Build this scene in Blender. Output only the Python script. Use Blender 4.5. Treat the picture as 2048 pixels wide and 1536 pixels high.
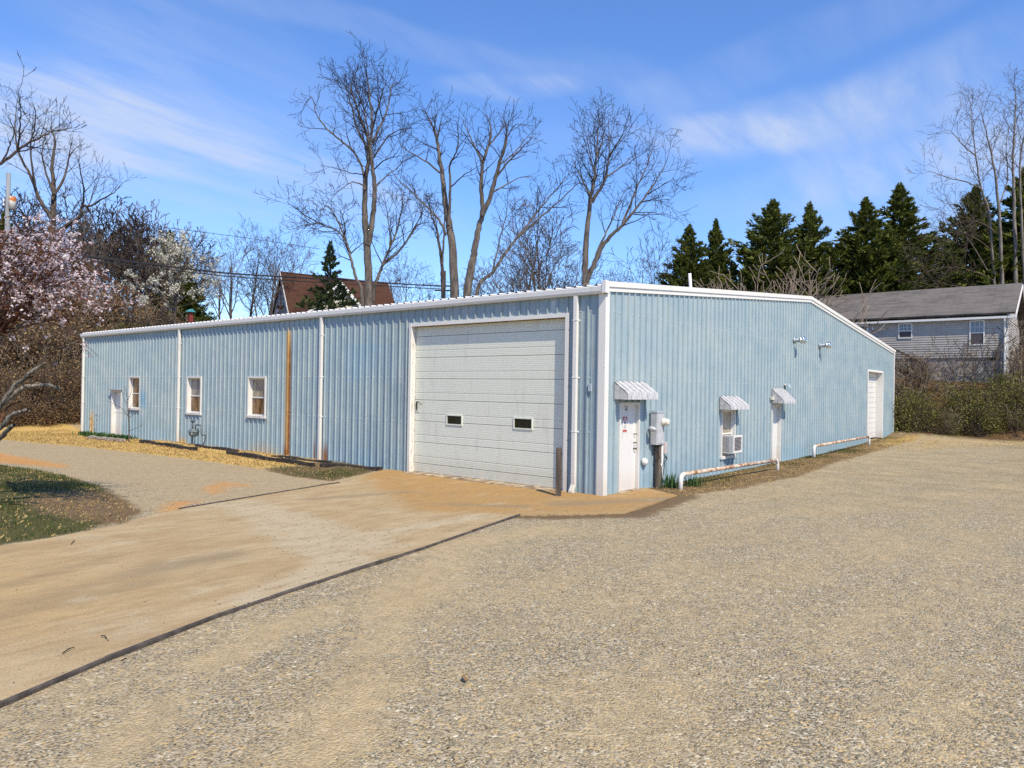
import bpy, bmesh, math, random
import numpy as np
from mathutils import Vector, Matrix, noise as mnoise

S = bpy.context.scene
COL = S.collection
for _o in list(bpy.data.objects):
    bpy.data.objects.remove(_o)
rnd = random.Random(7)
rad = math.radians

# ------------------------------------------------------------------ camera
CAM = Vector((-14.524, -9.055, 2.499)); YAW, PITCH, ROLL, FPX = rad(39.2416), rad(0.4288), rad(0.9079), 1434.3
_F = Vector((math.cos(PITCH)*math.cos(YAW), math.cos(PITCH)*math.sin(YAW), math.sin(PITCH)))
_R = Vector((math.sin(YAW), -math.cos(YAW), 0)); _U = _R.cross(_F)
CR = _R*math.cos(ROLL) + _U*math.sin(ROLL); CU = -_R*math.sin(ROLL) + _U*math.cos(ROLL); CF = _F
cd = bpy.data.cameras.new('camera'); cam = bpy.data.objects.new('camera', cd); COL.objects.link(cam)
cd.sensor_width = 36.0; cd.lens = FPX/2048*36; cd.clip_start = 0.1; cd.clip_end = 3000
cam.matrix_world = Matrix(((CR.x, CU.x, -CF.x, CAM.x), (CR.y, CU.y, -CF.y, CAM.y), (CR.z, CU.z, -CF.z, CAM.z), (0, 0, 0, 1)))
S.camera = cam
def PX(x, y, D):
    """world point measured from the photograph: pixel (x, y) of the 2048 wide photo at D metres in front of the camera"""
    return CAM + (CF + CR*((x-1024)/FPX) - CU*((y-768)/FPX))*D
def GX(x, y, z=0.0):
    d = CF + CR*((x-1024)/FPX) - CU*((y-768)/FPX)
    return CAM + d*((z-CAM.z)/d.z)

# ------------------------------------------------------------------ sky, sun, exposure
SUN = Vector((-0.44, -1.0, 1.3)).normalized()
W = bpy.data.worlds.new('World'); S.world = W; W.use_nodes = True
def build_world():
    nt = W.node_tree; nt.nodes.clear(); N = nt.nodes.new; L = nt.links.new
    out = N('ShaderNodeOutputWorld'); bg = N('ShaderNodeBackground'); bg.inputs[1].default_value = 0.136
    sky = N('ShaderNodeTexSky'); sky.sky_type = 'NISHITA'; sky.sun_disc = False
    sky.sun_elevation = math.asin(SUN.z); sky.sun_rotation = math.atan2(SUN.x, SUN.y)
    sky.altitude = 300; sky.air_density = 1.15; sky.dust_density = 0.0; sky.ozone_density = 5.0
    # thin cirrus: white veil where a stretched noise, laid out on the dome of the sky, is high
    tc = N('ShaderNodeTexCoord'); sep = N('ShaderNodeSeparateXYZ'); L(tc.outputs['Generated'], sep.inputs[0])
    zz = N('ShaderNodeMath'); zz.operation = 'ADD'; zz.inputs[1].default_value = 0.16; L(sep.outputs[2], zz.inputs[0])
    zm = N('ShaderNodeMath'); zm.operation = 'MAXIMUM'; zm.inputs[1].default_value = 0.05; L(zz.outputs[0], zm.inputs[0])
    dx = N('ShaderNodeMath'); dx.operation = 'DIVIDE'; L(sep.outputs[0], dx.inputs[0]); L(zm.outputs[0], dx.inputs[1])
    dy = N('ShaderNodeMath'); dy.operation = 'DIVIDE'; L(sep.outputs[1], dy.inputs[0]); L(zm.outputs[0], dy.inputs[1])
    cmb = N('ShaderNodeCombineXYZ'); L(dx.outputs[0], cmb.inputs[0]); L(dy.outputs[0], cmb.inputs[1])
    mp = N('ShaderNodeMapping'); mp.inputs['Rotation'].default_value = (0, 0, rad(-28)); mp.inputs['Scale'].default_value = (0.55, 1.25, 1); mp.inputs['Location'].default_value = (CLOUD_OFF[0], CLOUD_OFF[1], 0)
    L(cmb.outputs[0], mp.inputs['Vector'])
    n1 = N('ShaderNodeTexNoise'); n1.inputs['Scale'].default_value = 0.9; n1.inputs['Detail'].default_value = 5; n1.inputs['Roughness'].default_value = 0.48; n1.inputs['Distortion'].default_value = 0.7
    L(mp.outputs[0], n1.inputs['Vector'])
    mr = N('ShaderNodeMapRange'); mr.interpolation_type = 'SMOOTHSTEP'; mr.inputs[1].default_value = 0.46; mr.inputs[2].default_value = 0.78; mr.inputs[3].default_value = 0; mr.inputs[4].default_value = 0.2
    L(n1.outputs[0], mr.inputs[0])
    # a few broader banks of cirrus, each at its own bearing and height in the sky
    wn = N('ShaderNodeTexNoise'); wn.inputs['Scale'].default_value = 3.2; wn.inputs['Detail'].default_value = 4; L(tc.outputs['Generated'], wn.inputs['Vector'])
    wv = N('ShaderNodeVectorMath'); wv.operation = 'MULTIPLY_ADD'; wv.inputs[1].default_value = (.16, .16, .05); L(wn.outputs[1], wv.inputs[0]); wo = N('ShaderNodeVectorMath'); wo.operation = 'SUBTRACT'; wo.inputs[1].default_value = (.08, .08, .025); L(wv.outputs[0], wo.inputs[0]); L(tc.outputs['Generated'], wv.inputs[2])
    tot = mr.outputs[0]
    for px, py, wa, wb, tilt, amp in ((170, 225, .13, .040, 0, .62), (40, 215, .10, .05, 0, .30), (240, 170, .06, .05, 60, .22), (1040, 167, .05, .010, 0, .5), (1440, 266, .075, .016, -3, .55), (1560, 240, .12, .022, 9, .38), (1850, 170, .12, .028, 12, .42), (1880, 290, .13, .030, 4, .42), (1760, 350, .16, .02, 2, .22), (420, 130, .2, .05, -30, .22), (500, 300, .16, .012, -14, .3), (620, 330, .12, .010, -12, .26), (820, 70, .16, .012, -8, .26), (300, 330, .2, .03, -6, .25), (1650, 60, .25, .02, 14, .2), (1330, 190, .10, .02, -20, .18), (-500, 300, .3, .06, 5, .4), (2600, 250, .3, .06, 5, .4)):
        d = (CF + CR*((px-1024)/FPX) - CU*((py-768)/FPX)).normalized(); ta = Vector((d.y, -d.x, 0)).normalized(); tb = ta.cross(d)
        ca, sa = math.cos(rad(tilt)), math.sin(rad(tilt)); a_ = (ta*ca+tb*sa)/wa; b_ = (tb*ca-ta*sa)/wb
        sq = []
        for v in (a_, b_):
            dp = N('ShaderNodeVectorMath'); dp.operation = 'DOT_PRODUCT'; dp.inputs[1].default_value = v; L(wo.outputs[0], dp.inputs[0])
            df = N('ShaderNodeMath'); df.operation = 'SUBTRACT'; df.inputs[1].default_value = v.dot(d); L(dp.outputs['Value'], df.inputs[0]); pw = N('ShaderNodeMath'); pw.operation = 'MULTIPLY'; L(df.outputs[0], pw.inputs[0]); L(df.outputs[0], pw.inputs[1]); sq.append(pw)
        ad = N('ShaderNodeMath'); ad.operation = 'ADD'; L(sq[0].outputs[0], ad.inputs[0]); L(sq[1].outputs[0], ad.inputs[1])
        fo = N('ShaderNodeVectorMath'); fo.operation = 'DOT_PRODUCT'; fo.inputs[1].default_value = d; L(tc.outputs['Generated'], fo.inputs[0]); gt = N('ShaderNodeMath'); gt.operation = 'GREATER_THAN'; gt.inputs[1].default_value = 0; L(fo.outputs['Value'], gt.inputs[0])
        ex = N('ShaderNodeMapRange'); ex.interpolation_type = 'SMOOTHERSTEP'; ex.inputs[1].default_value = 0; ex.inputs[2].default_value = 4.5; ex.inputs[3].default_value = amp; ex.inputs[4].default_value = 0; L(ad.outputs[0], ex.inputs[0])
        gm = N('ShaderNodeMath'); gm.operation = 'MULTIPLY'; L(ex.outputs[0], gm.inputs[0]); L(gt.outputs[0], gm.inputs[1]); sm = N('ShaderNodeMath'); sm.operation = 'ADD'; L(tot, sm.inputs[0]); L(gm.outputs[0], sm.inputs[1]); tot = sm.outputs[0]
    sn = N('ShaderNodeTexNoise'); sn.inputs['Scale'].default_value = 2.6; sn.inputs['Detail'].default_value = 8; sn.inputs['Roughness'].default_value = .62; sn.inputs['Distortion'].default_value = .4; smp = N('ShaderNodeMapping'); smp.inputs['Rotation'].default_value = (0, 0, rad(40)); smp.inputs['Scale'].default_value = (.9, 3.4, 1); L(cmb.outputs[0], smp.inputs['Vector']); L(smp.outputs[0], sn.inputs['Vector'])
    sr = N('ShaderNodeMapRange'); sr.inputs[1].default_value = .3; sr.inputs[2].default_value = .7; sr.inputs[3].default_value = .25; sr.inputs[4].default_value = 1.3; L(sn.outputs[0], sr.inputs[0]); st = N('ShaderNodeMath'); st.operation = 'MULTIPLY'; L(tot, st.inputs[0]); L(sr.outputs[0], st.inputs[1]); s2 = N('ShaderNodeMath'); s2.operation = 'MULTIPLY'; s2.inputs[1].default_value = .62; L(st.outputs[0], s2.inputs[0]); tot = s2.outputs[0]
    cl = N('ShaderNodeMath'); cl.operation = 'MINIMUM'; cl.inputs[1].default_value = .8; L(tot, cl.inputs[0])
    mx = N('ShaderNodeMix'); mx.data_type = 'RGBA'; mx.inputs[7].default_value = (3.9, 4.5, 5.8, 1)
    hsv = N('ShaderNodeHueSaturation'); hsv.inputs['Saturation'].default_value = 1.06; hsv.inputs['Value'].default_value = 1.0; tint = N('ShaderNodeMix'); tint.data_type = 'RGBA'; tint.blend_type = 'MULTIPLY'; tint.inputs[0].default_value = 1; tint.inputs[7].default_value = (1.04, 1.12, 1.36, 1); L(sky.outputs[0], tint.inputs[6]); L(tint.outputs[2], hsv.inputs['Color'])
    L(cl.outputs[0], mx.inputs[0]); L(hsv.outputs[0], mx.inputs[6])
    L(mx.outputs[2], bg.inputs[0]); L(bg.outputs[0], out.inputs[0])
CLOUD_OFF = (0.0, 0.0)
build_world()
sl = bpy.data.lights.new('sun', 'SUN'); sl.energy = 5.0; sl.angle = rad(0.55); sl.color = (1.0, 0.88, 0.695)
so = bpy.data.objects.new('sun', sl); COL.objects.link(so); so.rotation_euler = SUN.to_track_quat('Z', 'Y').to_euler(); so.location = (0, -20, 40)
S.view_settings.view_transform = 'Standard'; S.view_settings.look = 'None'; S.view_settings.gamma = 1; S.view_settings.use_curve_mapping = False
S.view_settings.exposure = 0.22
S.cycles.use_denoising = False; S.cycles.sample_clamp_indirect = 4.0; S.cycles.max_bounces = 6; S.cycles.transparent_max_bounces = 8

# ------------------------------------------------------------------ material helpers
class NT:
    def __init__(s, name):
        s.m = bpy.data.materials.new(name); s.m.use_nodes = True; s.t = s.m.node_tree
        s.b = s.t.nodes['Principled BSDF']; s._pos = None
    def n(s, t): return s.t.nodes.new(t)
    def l(s, a, b): s.t.links.new(a, b)
    def put(s, v, sock):
        if isinstance(v, (int, float)): sock.default_value = v
        elif isinstance(v, (tuple, list)):
            v = tuple(v)
            sock.default_value = v if len(v) == len(sock.default_value) else v[:3]+(1,)
        else: s.l(v, sock)
    def pos(s):
        if s._pos is None:
            s._pos = s.n('ShaderNodeNewGeometry').outputs['Position']
        return s._pos
    def obj(s):
        return s.n('ShaderNodeTexCoord').outputs['Object']
    def scale(s, vec, sc):
        mp = s.n('ShaderNodeMapping'); mp.inputs['Scale'].default_value = sc; s.l(vec, mp.inputs['Vector']); return mp.outputs[0]
    def noise(s, vec, scale, detail=3, rough=0.55, dist=0.0, col=False):
        x = s.n('ShaderNodeTexNoise'); s.put(scale, x.inputs['Scale']); x.inputs['Detail'].default_value = detail; x.inputs['Roughness'].default_value = rough; x.inputs['Distortion'].default_value = dist
        s.l(vec, x.inputs['Vector']); return x.outputs[1 if col else 0]
    def voro(s, vec, scale, out='Distance', feature='F1', rand=1.0, dims='3D'):
        x = s.n('ShaderNodeTexVoronoi'); x.feature = feature; x.voronoi_dimensions = dims; x.inputs['Scale'].default_value = scale; x.inputs['Randomness'].default_value = rand; s.l(vec, x.inputs['Vector']); return x.outputs[out]
    def ramp(s, v, a, b, lo=0.0, hi=1.0, smooth=True):
        x = s.n('ShaderNodeMapRange'); x.interpolation_type = 'SMOOTHSTEP' if smooth else 'LINEAR'
        x.inputs[1].default_value = a; x.inputs[2].default_value = b; x.inputs[3].default_value = lo; x.inputs[4].default_value = hi; s.put(v, x.inputs[0]); return x.outputs[0]
    def mix(s, f, a, b, mode='MIX'):
        x = s.n('ShaderNodeMix'); x.data_type = 'RGBA'; x.blend_type = mode; s.put(f, x.inputs[0]); s.put(a, x.inputs[6]); s.put(b, x.inputs[7]); return x.outputs[2]
    def math(s, op, a, b=0.0, c=0.0):
        x = s.n('ShaderNodeMath'); x.operation = op; s.put(a, x.inputs[0]); s.put(b, x.inputs[1]); s.put(c, x.inputs[2]); return x.outputs[0]
    def sep(s, v):
        x = s.n('ShaderNodeSeparateXYZ'); s.l(v, x.inputs[0]); return x.outputs
    def attr(s, name, which='Color'):
        x = s.n('ShaderNodeAttribute'); x.attribute_name = name; return x.outputs[which]
    def island(s): return s.n('ShaderNodeNewGeometry').outputs['Random Per Island']
    def oran(s): return s.n('ShaderNodeObjectInfo').outputs['Random']
    def bump(s, h, strength=0.4, dist=0.02, prev=None):
        x = s.n('ShaderNodeBump'); x.inputs['Strength'].default_value = strength; x.inputs['Distance'].default_value = dist; s.l(h, x.inputs['Height'])
        if prev is not None: s.l(prev, x.inputs['Normal'])
        return x.outputs[0]
    def done(s, col, rough=0.7, normal=None, metal=0.0, spec=0.4):
        s.put(col, s.b.inputs['Base Color']); s.put(rough, s.b.inputs['Roughness']); s.b.inputs['Metallic'].default_value = metal
        s.b.inputs['Specular IOR Level'].default_value = spec
        if normal is not None: s.l(normal, s.b.inputs['Normal'])
        return s.m
def simple(name, c, rough=0.6, var=0.12, scale=6.0, metal=0.0, spec=0.4, bump=0.0, dark=None, streak=False):
    """plain surface with blotchy colour variation"""
    k = NT(name); p = k.obj()
    if streak: p = k.scale(p, (1, 1, 0.12))
    f = k.noise(p, scale, 4, 0.6)
    d = dark if dark else tuple(x*(1-var*2.2) for x in c[:3])
    li = tuple(min(1, x*(1+var)) for x in c[:3])
    col = k.mix(k.ramp(f, 0.3, 0.72), d, li)
    nrm = k.bump(k.noise(p, scale*6, 3), bump, 0.01) if bump else None
    return k.done(col, rough, nrm, metal, spec)

# ------------------------------------------------------------------ mesh helpers
def prop(o, label=None, cat=None, group=None, kind=None):
    for k, v in (('label', label), ('category', cat), ('group', group), ('kind', kind)):
        if v: o[k] = v
    return o
def O(name, me, parent=None, loc=None, rot=None, scale=None):
    o = bpy.data.objects.new(name, me); COL.objects.link(o)
    if parent is not None: o.parent = parent
    if loc is not None: o.location = loc
    if rot is not None: o.rotation_euler = rot
    if scale is not None: o.scale = scale if hasattr(scale, '__len__') else (scale,)*3
    return o
def E(name, loc=(0, 0, 0), rz=0.0, parent=None):
    o = O(name, None, parent, loc, (0, 0, rz)); o.empty_display_size = 0.2; return o
class MB:
    def __init__(s): s.v = []; s.f = []; s.mi = []
    def quad(s, a, b, c, d, m=0):
        i = len(s.v); s.v += [tuple(a), tuple(b), tuple(c), tuple(d)]; s.f.append((i, i+1, i+2, i+3)); s.mi.append(m)
    def poly(s, pts, m=0):
        i = len(s.v); s.v += [tuple(p) for p in pts]; s.f.append(tuple(range(i, i+len(pts)))); s.mi.append(m)
    def hexa(s, p, m=0):
        """8 points: bottom 0-3 ccw, top 4-7"""
        i = len(s.v); s.v += [tuple(q) for q in p]
        for f in ((0, 3, 2, 1), (4, 5, 6, 7), (0, 1, 5, 4), (1, 2, 6, 5), (2, 3, 7, 6), (3, 0, 4, 7)):
            s.f.append(tuple(i+k for k in f)); s.mi.append(m)
        return s
    def box(s, x0, x1, y0, y1, z0, z1, m=0):
        return s.hexa([(x0, y0, z0), (x1, y0, z0), (x1, y1, z0), (x0, y1, z0), (x0, y0, z1), (x1, y0, z1), (x1, y1, z1), (x0, y1, z1)], m)
    def prism(s, prof, a, b, m=0):
        """closed profile (list of Vector offsets) extruded from a to b"""
        n = len(prof); i = len(s.v); a = Vector(a); b = Vector(b)
        s.v += [tuple(a+Vector(q)) for q in prof] + [tuple(b+Vector(q)) for q in prof]
        for k in range(n):
            s.f.append((i+k, i+(k+1) % n, i+n+(k+1) % n, i+n+k)); s.mi.append(m)
        s.f.append(tuple(i+k for k in reversed(range(n)))); s.f.append(tuple(i+n+k for k in range(n))); s.mi += [m, m]
        return s
    def tube(s, pts, radii, sides=6, m=0, cap=True):
        n = len(pts)
        if n < 2: return s
        P = [Vector(p) for p in pts]
        if not hasattr(radii, '__len__'): radii = [radii]*n
        base = len(s.v); ref = None
        for i in range(n):
            t = (P[min(i+1, n-1)] - P[max(i-1, 0)])
            if t.length < 1e-9: t = Vector((0, 0, 1))
            t.normalize()
            if ref is None:
                ref = t.orthogonal().normalized()
            else:
                ref = ref - t*ref.dot(t)
                ref = ref.normalized() if ref.length > 1e-6 else t.orthogonal().normalized()
            bi = t.cross(ref); r = radii[i]
            for k in range(sides):
                a = 2*math.pi*k/sides; q = P[i] + ref*(math.cos(a)*r) + bi*(math.sin(a)*r); s.v.append((q.x, q.y, q.z))
        for i in range(n-1):
            for k in range(sides):
                a = base+i*sides+k; b = base+i*sides+(k+1) % sides
                s.f.append((a, b, b+sides, a+sides)); s.mi.append(m)
        if cap:
            s.f.append(tuple(base+k for k in reversed(range(sides)))); s.f.append(tuple(base+(n-1)*sides+k for k in range(sides))); s.mi += [m, m]
        return s
    def lathe(s, prof, c, axis, sides=16, m=0):
        """prof: list of (distance along axis, radius)"""
        ax = Vector(axis).normalized(); c = Vector(c)
        return s.tube([c+ax*(h+1e-5*i) for i, (h, r) in enumerate(prof)], [r for h, r in prof], sides, m) if all(prof[i+1][0] > prof[i][0] for i in range(len(prof)-1)) else s._lathe(prof, c, ax, sides, m)
    def _lathe(s, prof, c, ax, sides, m):
        u = ax.orthogonal().normalized(); w = ax.cross(u); base = len(s.v); n = len(prof)
        for h, r in prof:
            for k in range(sides):
                a = 2*math.pi*k/sides; q = c+ax*h+u*(math.cos(a)*r)+w*(math.sin(a)*r); s.v.append(tuple(q))
        for i in range(n-1):
            for k in range(sides):
                a = base+i*sides+k; b = base+i*sides+(k+1) % sides; s.f.append((a, b, b+sides, a+sides)); s.mi.append(m)
        s.f.append(tuple(base+k for k in reversed(range(sides)))); s.f.append(tuple(base+(n-1)*sides+k for k in range(sides))); s.mi += [m, m]
        return s
    def mesh(s, name, mats, smooth=False, bevel=0.0):
        me = bpy.data.meshes.new(name); me.from_pydata(s.v, [], s.f)
        for q in (mats if isinstance(mats, (list, tuple)) else [mats]): me.materials.append(q)
        if any(s.mi): me.polygons.foreach_set('material_index', s.mi)
        if smooth: me.polygons.foreach_set('use_smooth', [True]*len(s.f))
        if bevel:
            bm = bmesh.new(); bm.from_mesh(me)
            bmesh.ops.remove_doubles(bm, verts=bm.verts, dist=1e-5)
            es = [e for e in bm.edges if len(e.link_faces) == 2 and e.calc_face_angle() > 0.6]
            bmesh.ops.bevel(bm, geom=es, offset=bevel, segments=2, profile=0.6, affect='EDGES'); bm.to_mesh(me); bm.free()
        me.update(); return me
    def build(s, name, mats, parent=None, smooth=False, bevel=0.0, loc=None, rot=None):
        return O(name, s.mesh(name, mats, smooth, bevel), parent, loc, rot)
def bx(x0, x1, y0, y1, z0, z1): return MB().box(x0, x1, y0, y1, z0, z1)
def quads_mesh(name, V, mat, mi=None):
    """V: (n, 4, 3) array"""
    n = len(V); me = bpy.data.meshes.new(name); me.vertices.add(n*4); me.vertices.foreach_set('co', np.asarray(V, np.float32).reshape(-1))
    me.loops.add(n*4); me.loops.foreach_set('vertex_index', np.arange(n*4, dtype=np.int32)); me.polygons.add(n)
    me.polygons.foreach_set('loop_start', np.arange(0, n*4, 4, dtype=np.int32)); me.polygons.foreach_set('loop_total', np.full(n, 4, np.int32))
    for q in (mat if isinstance(mat, (list, tuple)) else [mat]): me.materials.append(q)
    if mi is not None: me.polygons.foreach_set('material_index', np.asarray(mi, np.int32))
    me.update(calc_edges=True); return me
def leaf_quads(P, L, Wd, rng, dirs=None, spread=1.0, bend=0.0):
    """one leaf-sized diamond for every point"""
    n = len(P); d = rng.normal(size=(n, 3))
    if dirs is not None: d = dirs + spread*0.5*d
    d /= np.linalg.norm(d, axis=1, keepdims=True)+1e-9
    w = np.cross(d, rng.normal(size=(n, 3))); w /= np.linalg.norm(w, axis=1, keepdims=True)+1e-9
    L = np.broadcast_to(L, (n,))[:, None]; Wd = np.broadcast_to(Wd, (n,))[:, None]
    up = np.cross(d, w)*bend*L
    return np.stack([P, P+d*L*0.45+w*Wd*0.5+up, P+d*L, P+d*L*0.45-w*Wd*0.5+up], 1)
def ss(a, b, x):
    t = np.clip((x-a)/(b-a), 0, 1); return t*t*(3-2*t)
def inpoly(poly, X, Y):
    r = np.zeros(np.shape(X), bool); n = len(poly)
    for i in range(n):
        (x1, y1), (x2, y2) = poly[i], poly[(i+1) % n]
        c = (y1 > Y) != (y2 > Y)
        r ^= c & (X < (x2-x1)*(Y-y1)/((y2-y1) if y2 != y1 else 1e-9)+x1)
    return r
def sdist(poly, X, Y):
    """distance to polygon outline, negative inside"""
    D = np.full(np.shape(X), 1e9)
    for i in range(len(poly)):
        (x1, y1), (x2, y2) = poly[i], poly[(i+1) % len(poly)]
        dx, dy = x2-x1, y2-y1; t = np.clip(((X-x1)*dx+(Y-y1)*dy)/(dx*dx+dy*dy+1e-9), 0, 1)
        D = np.minimum(D, np.hypot(X-x1-t*dx, Y-y1-t*dy))
    return np.where(inpoly(poly, X, Y), -D, D)

# ------------------------------------------------------------------ terrain
LX, LY, HW, RISE = 31.04, 31.09, 4.93, 1.356          # warehouse length, depth, eave height, ridge rise
def zt(X, Y):
    X = np.asarray(X, float); Y = np.asarray(Y, float)
    foot = 31.6-0.25*np.minimum(Y, 0)
    zr = 0.18*ss(16, 31, X) + 3.25*ss(0, 6.6, X-foot) + 1.2*ss(8, 60, X-foot)
    zl = 5.2*ss(33.2, 47, Y) + 3.0*ss(47, 75, Y) + 7*ss(70, 140, Y)
    return np.maximum(zr, zl) + 0.0
def zt1(x, y): return float(zt(x, y))
def vnoise(X, Y, s, seed=0.0):
    out = np.empty(np.shape(X)); f = out.ravel(); xs = np.ravel(X); ys = np.ravel(Y)
    for i in range(len(f)): f[i] = mnoise.noise((xs[i]*s+seed, ys[i]*s-seed, seed))
    return out
def gpx(*pts): return [tuple(GX(*p)[:2]) for p in pts]
ISLAND = [(-7.57, 16.3), (-7.15, 12.8), (-7.45, 8.6), (-8.2, 5.3), (-9.0, 4.3), (-10.25, 3.97), (-14, 3.5), (-22, 3.0), (-22, 24), (-9, 24)]
VERGE = [(-4.63, 27.1), (-3.46, 21.7), (-2.84, 16), (-2.61, 11.8), (-3.0, 8.2), (-2.9, 6.5), (-0.3, 7.7), (0.4, 8.0), (0.4, 37), (-9, 37), (-5.6, 30)]
DRIVE = [(-24, -5.4), (-15, -3.1), (-12.69, -2.49), (-11.15, -1.91), (-9.75, -1.53), (-8.34, -1.22), (-6.67, -0.92), (-3.37, -0.16), (-3.25, -0.3), (-1.68, -1.6), (1.38, -1.25), (2.2, 0.3),
         (0.3, 0.3), (0.3, 7.3), (-0.17, 7.67), (-2.81, 6.06), (-3.6, 5.95), (-6.15, 5.37), (-7.59, 5.03), (-8.34, 4.75), (-9.07, 4.2), (-10.25, 3.85), (-14, 3.3), (-24, 2.4)]
WALLGRASS = [(2.3, 0.2), (1.9, -0.7), (1.5, -1.4), (4, -1.9), (8, -2.1), (14, -1.7), (20, -1.6), (26, -1.5), (31, -1.6), (33, -1.0), (33, 0.2)]
LOTFAR = [(20, -2.2), (24, -4), (27, -7), (28, -14), (36, -14), (34, -2), (31, -0.5), (26, -1.2)]
ORANGE = [gpx((408, 983), (405, 975), (430, 968), (455, 973), (450, 984), (425, 990)), gpx((425, 968), (440, 963), (480, 966), (508, 971), (495, 974), (450, 972)),
          gpx((-40, 900), (0, 905), (60, 915), (140, 932), (130, 938), (60, 932), (0, 925), (-40, 920)), gpx((335, 1005), (400, 1000), (360, 1022), (310, 1030))]
def gz(X, Y):
    X = np.asarray(X, float); Y = np.asarray(Y, float); Z = zt(X, Y)
    near = ss(60, 25, np.hypot(X+8, Y))
    Z = Z + near*0.035*vnoise(X, Y, 0.35, 3.0) + near*0.012*vnoise(X, Y, 1.6, 9.0)
    Z = Z + 0.25*ss(0.5, 2.5, Z)*vnoise(X, Y, 0.22, 5.0)
    inside = (X > -0.3) & (X < LX) & (Y > -0.3) & (Y < LY); Z = np.where(inside, np.minimum(Z, -0.02+0.18*ss(16, 31, X)), Z)
    Z = Z + 0.10*ss(0.1, -1.2, sdist(ISLAND, X, Y))
    return Z + 0.09*ss(-1.0, -0.8, X)*ss(-0.02, -0.1, X)*ss(7.6, 8.6, Y)*ss(22.4, 21.6, Y)*(X < 0)
def zones(X, Y):
    m = lambda poly, w: 1-ss(-w, w, sdist(poly, X, Y))
    isl = m(ISLAND, 0.35); ver = m(VERGE, 0.25); wg = m(WALLGRASS, 0.35); lf = m(LOTFAR, 1.6)
    org = np.zeros(X.shape)
    for q in ORANGE: org = np.maximum(org, m(q, 0.5))
    foot = 31.6-0.25*np.minimum(Y, 0)
    bank = np.maximum(ss(-0.9, 0.6, X-foot), ss(33.4, 35.0, Y))
    near_tip = ss(1.7, 0.3, np.abs(np.hypot(X+8.4, (Y-6.3)*0.55)-0.3))          # bare earth at the tip of the island
    vbare = ss(11.6, 9.0, Y)*ver
    grass = isl*(1-0.9*near_tip)*(1-0.6*ss(-9.2, -7.6, X)*ss(8.5, 6.5, Y)) + 0.6*vbare*ss(10.4, 8.4, Y) + 0.55*wg*ss(-1.0, -0.2, Y)
    straw = ver*(1-vbare) + 0.45*lf + 0.35*wg
    soil = isl*(0.5+0.5*near_tip) + vbare + 0.8*wg + 0.25*lf
    # stone content of the lot: loose stone to the right of the wheel track, fines along it
    def seg(a, b, w):
        (x1, y1), (x2, y2) = gpx(a, b); dx, dy = x2-x1, y2-y1; t = np.clip(((X-x1)*dx+(Y-y1)*dy)/(dx*dx+dy*dy), 0, 1); return ss(w, 0, np.hypot(X-x1-t*dx, Y-y1-t*dy))
    fines = np.zeros(X.shape)
    for a, b, w in (((600, 1590), (720, 1380), .55), ((720, 1380), (800, 1200), .6), ((800, 1200), (900, 1090), .75), ((900, 1090), (1100, 1060), .7), ((420, 1330), (640, 1215), .4), ((150, 1560), (330, 1420), .45)): fines = np.maximum(fines, seg(a, b, w))
    moss = np.zeros(X.shape)
    for (x1, y1), (x2, y2) in zip([(-3.3, -.25), (-1.68, -1.68), (1.45, -1.32)], [(-1.68, -1.68), (1.45, -1.32), (2.3, -.2)]):
        dx, dy = x2-x1, y2-y1; t = np.clip(((X-x1)*dx+(Y-y1)*dy)/(dx*dx+dy*dy), 0, 1); moss = np.maximum(moss, ss(.9, .05, np.hypot(X-x1-t*dx, Y-y1-t*dy)))
    soil = np.maximum(soil, .85*moss); grass = np.maximum(grass, .38*moss)
    road = ss(-7.6, -6.6, X)*ss(4.9, 5.6, Y)
    return grass, straw, org, bank, soil, fines, road, isl
def set_zone(me, X, Y):
    g, s_, o, b, so_, fi, ro, isl = zones(X, Y)
    for nm, ch in (('zone_a', (g, s_, o, b)), ('zone_b', (so_, fi, ro, isl))):
        a = me.attributes.new(nm, 'FLOAT_COLOR', 'POINT'); a.data.foreach_set('color', np.clip(np.stack(ch, -1), 0, 1).astype(np.float32).ravel())
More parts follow.
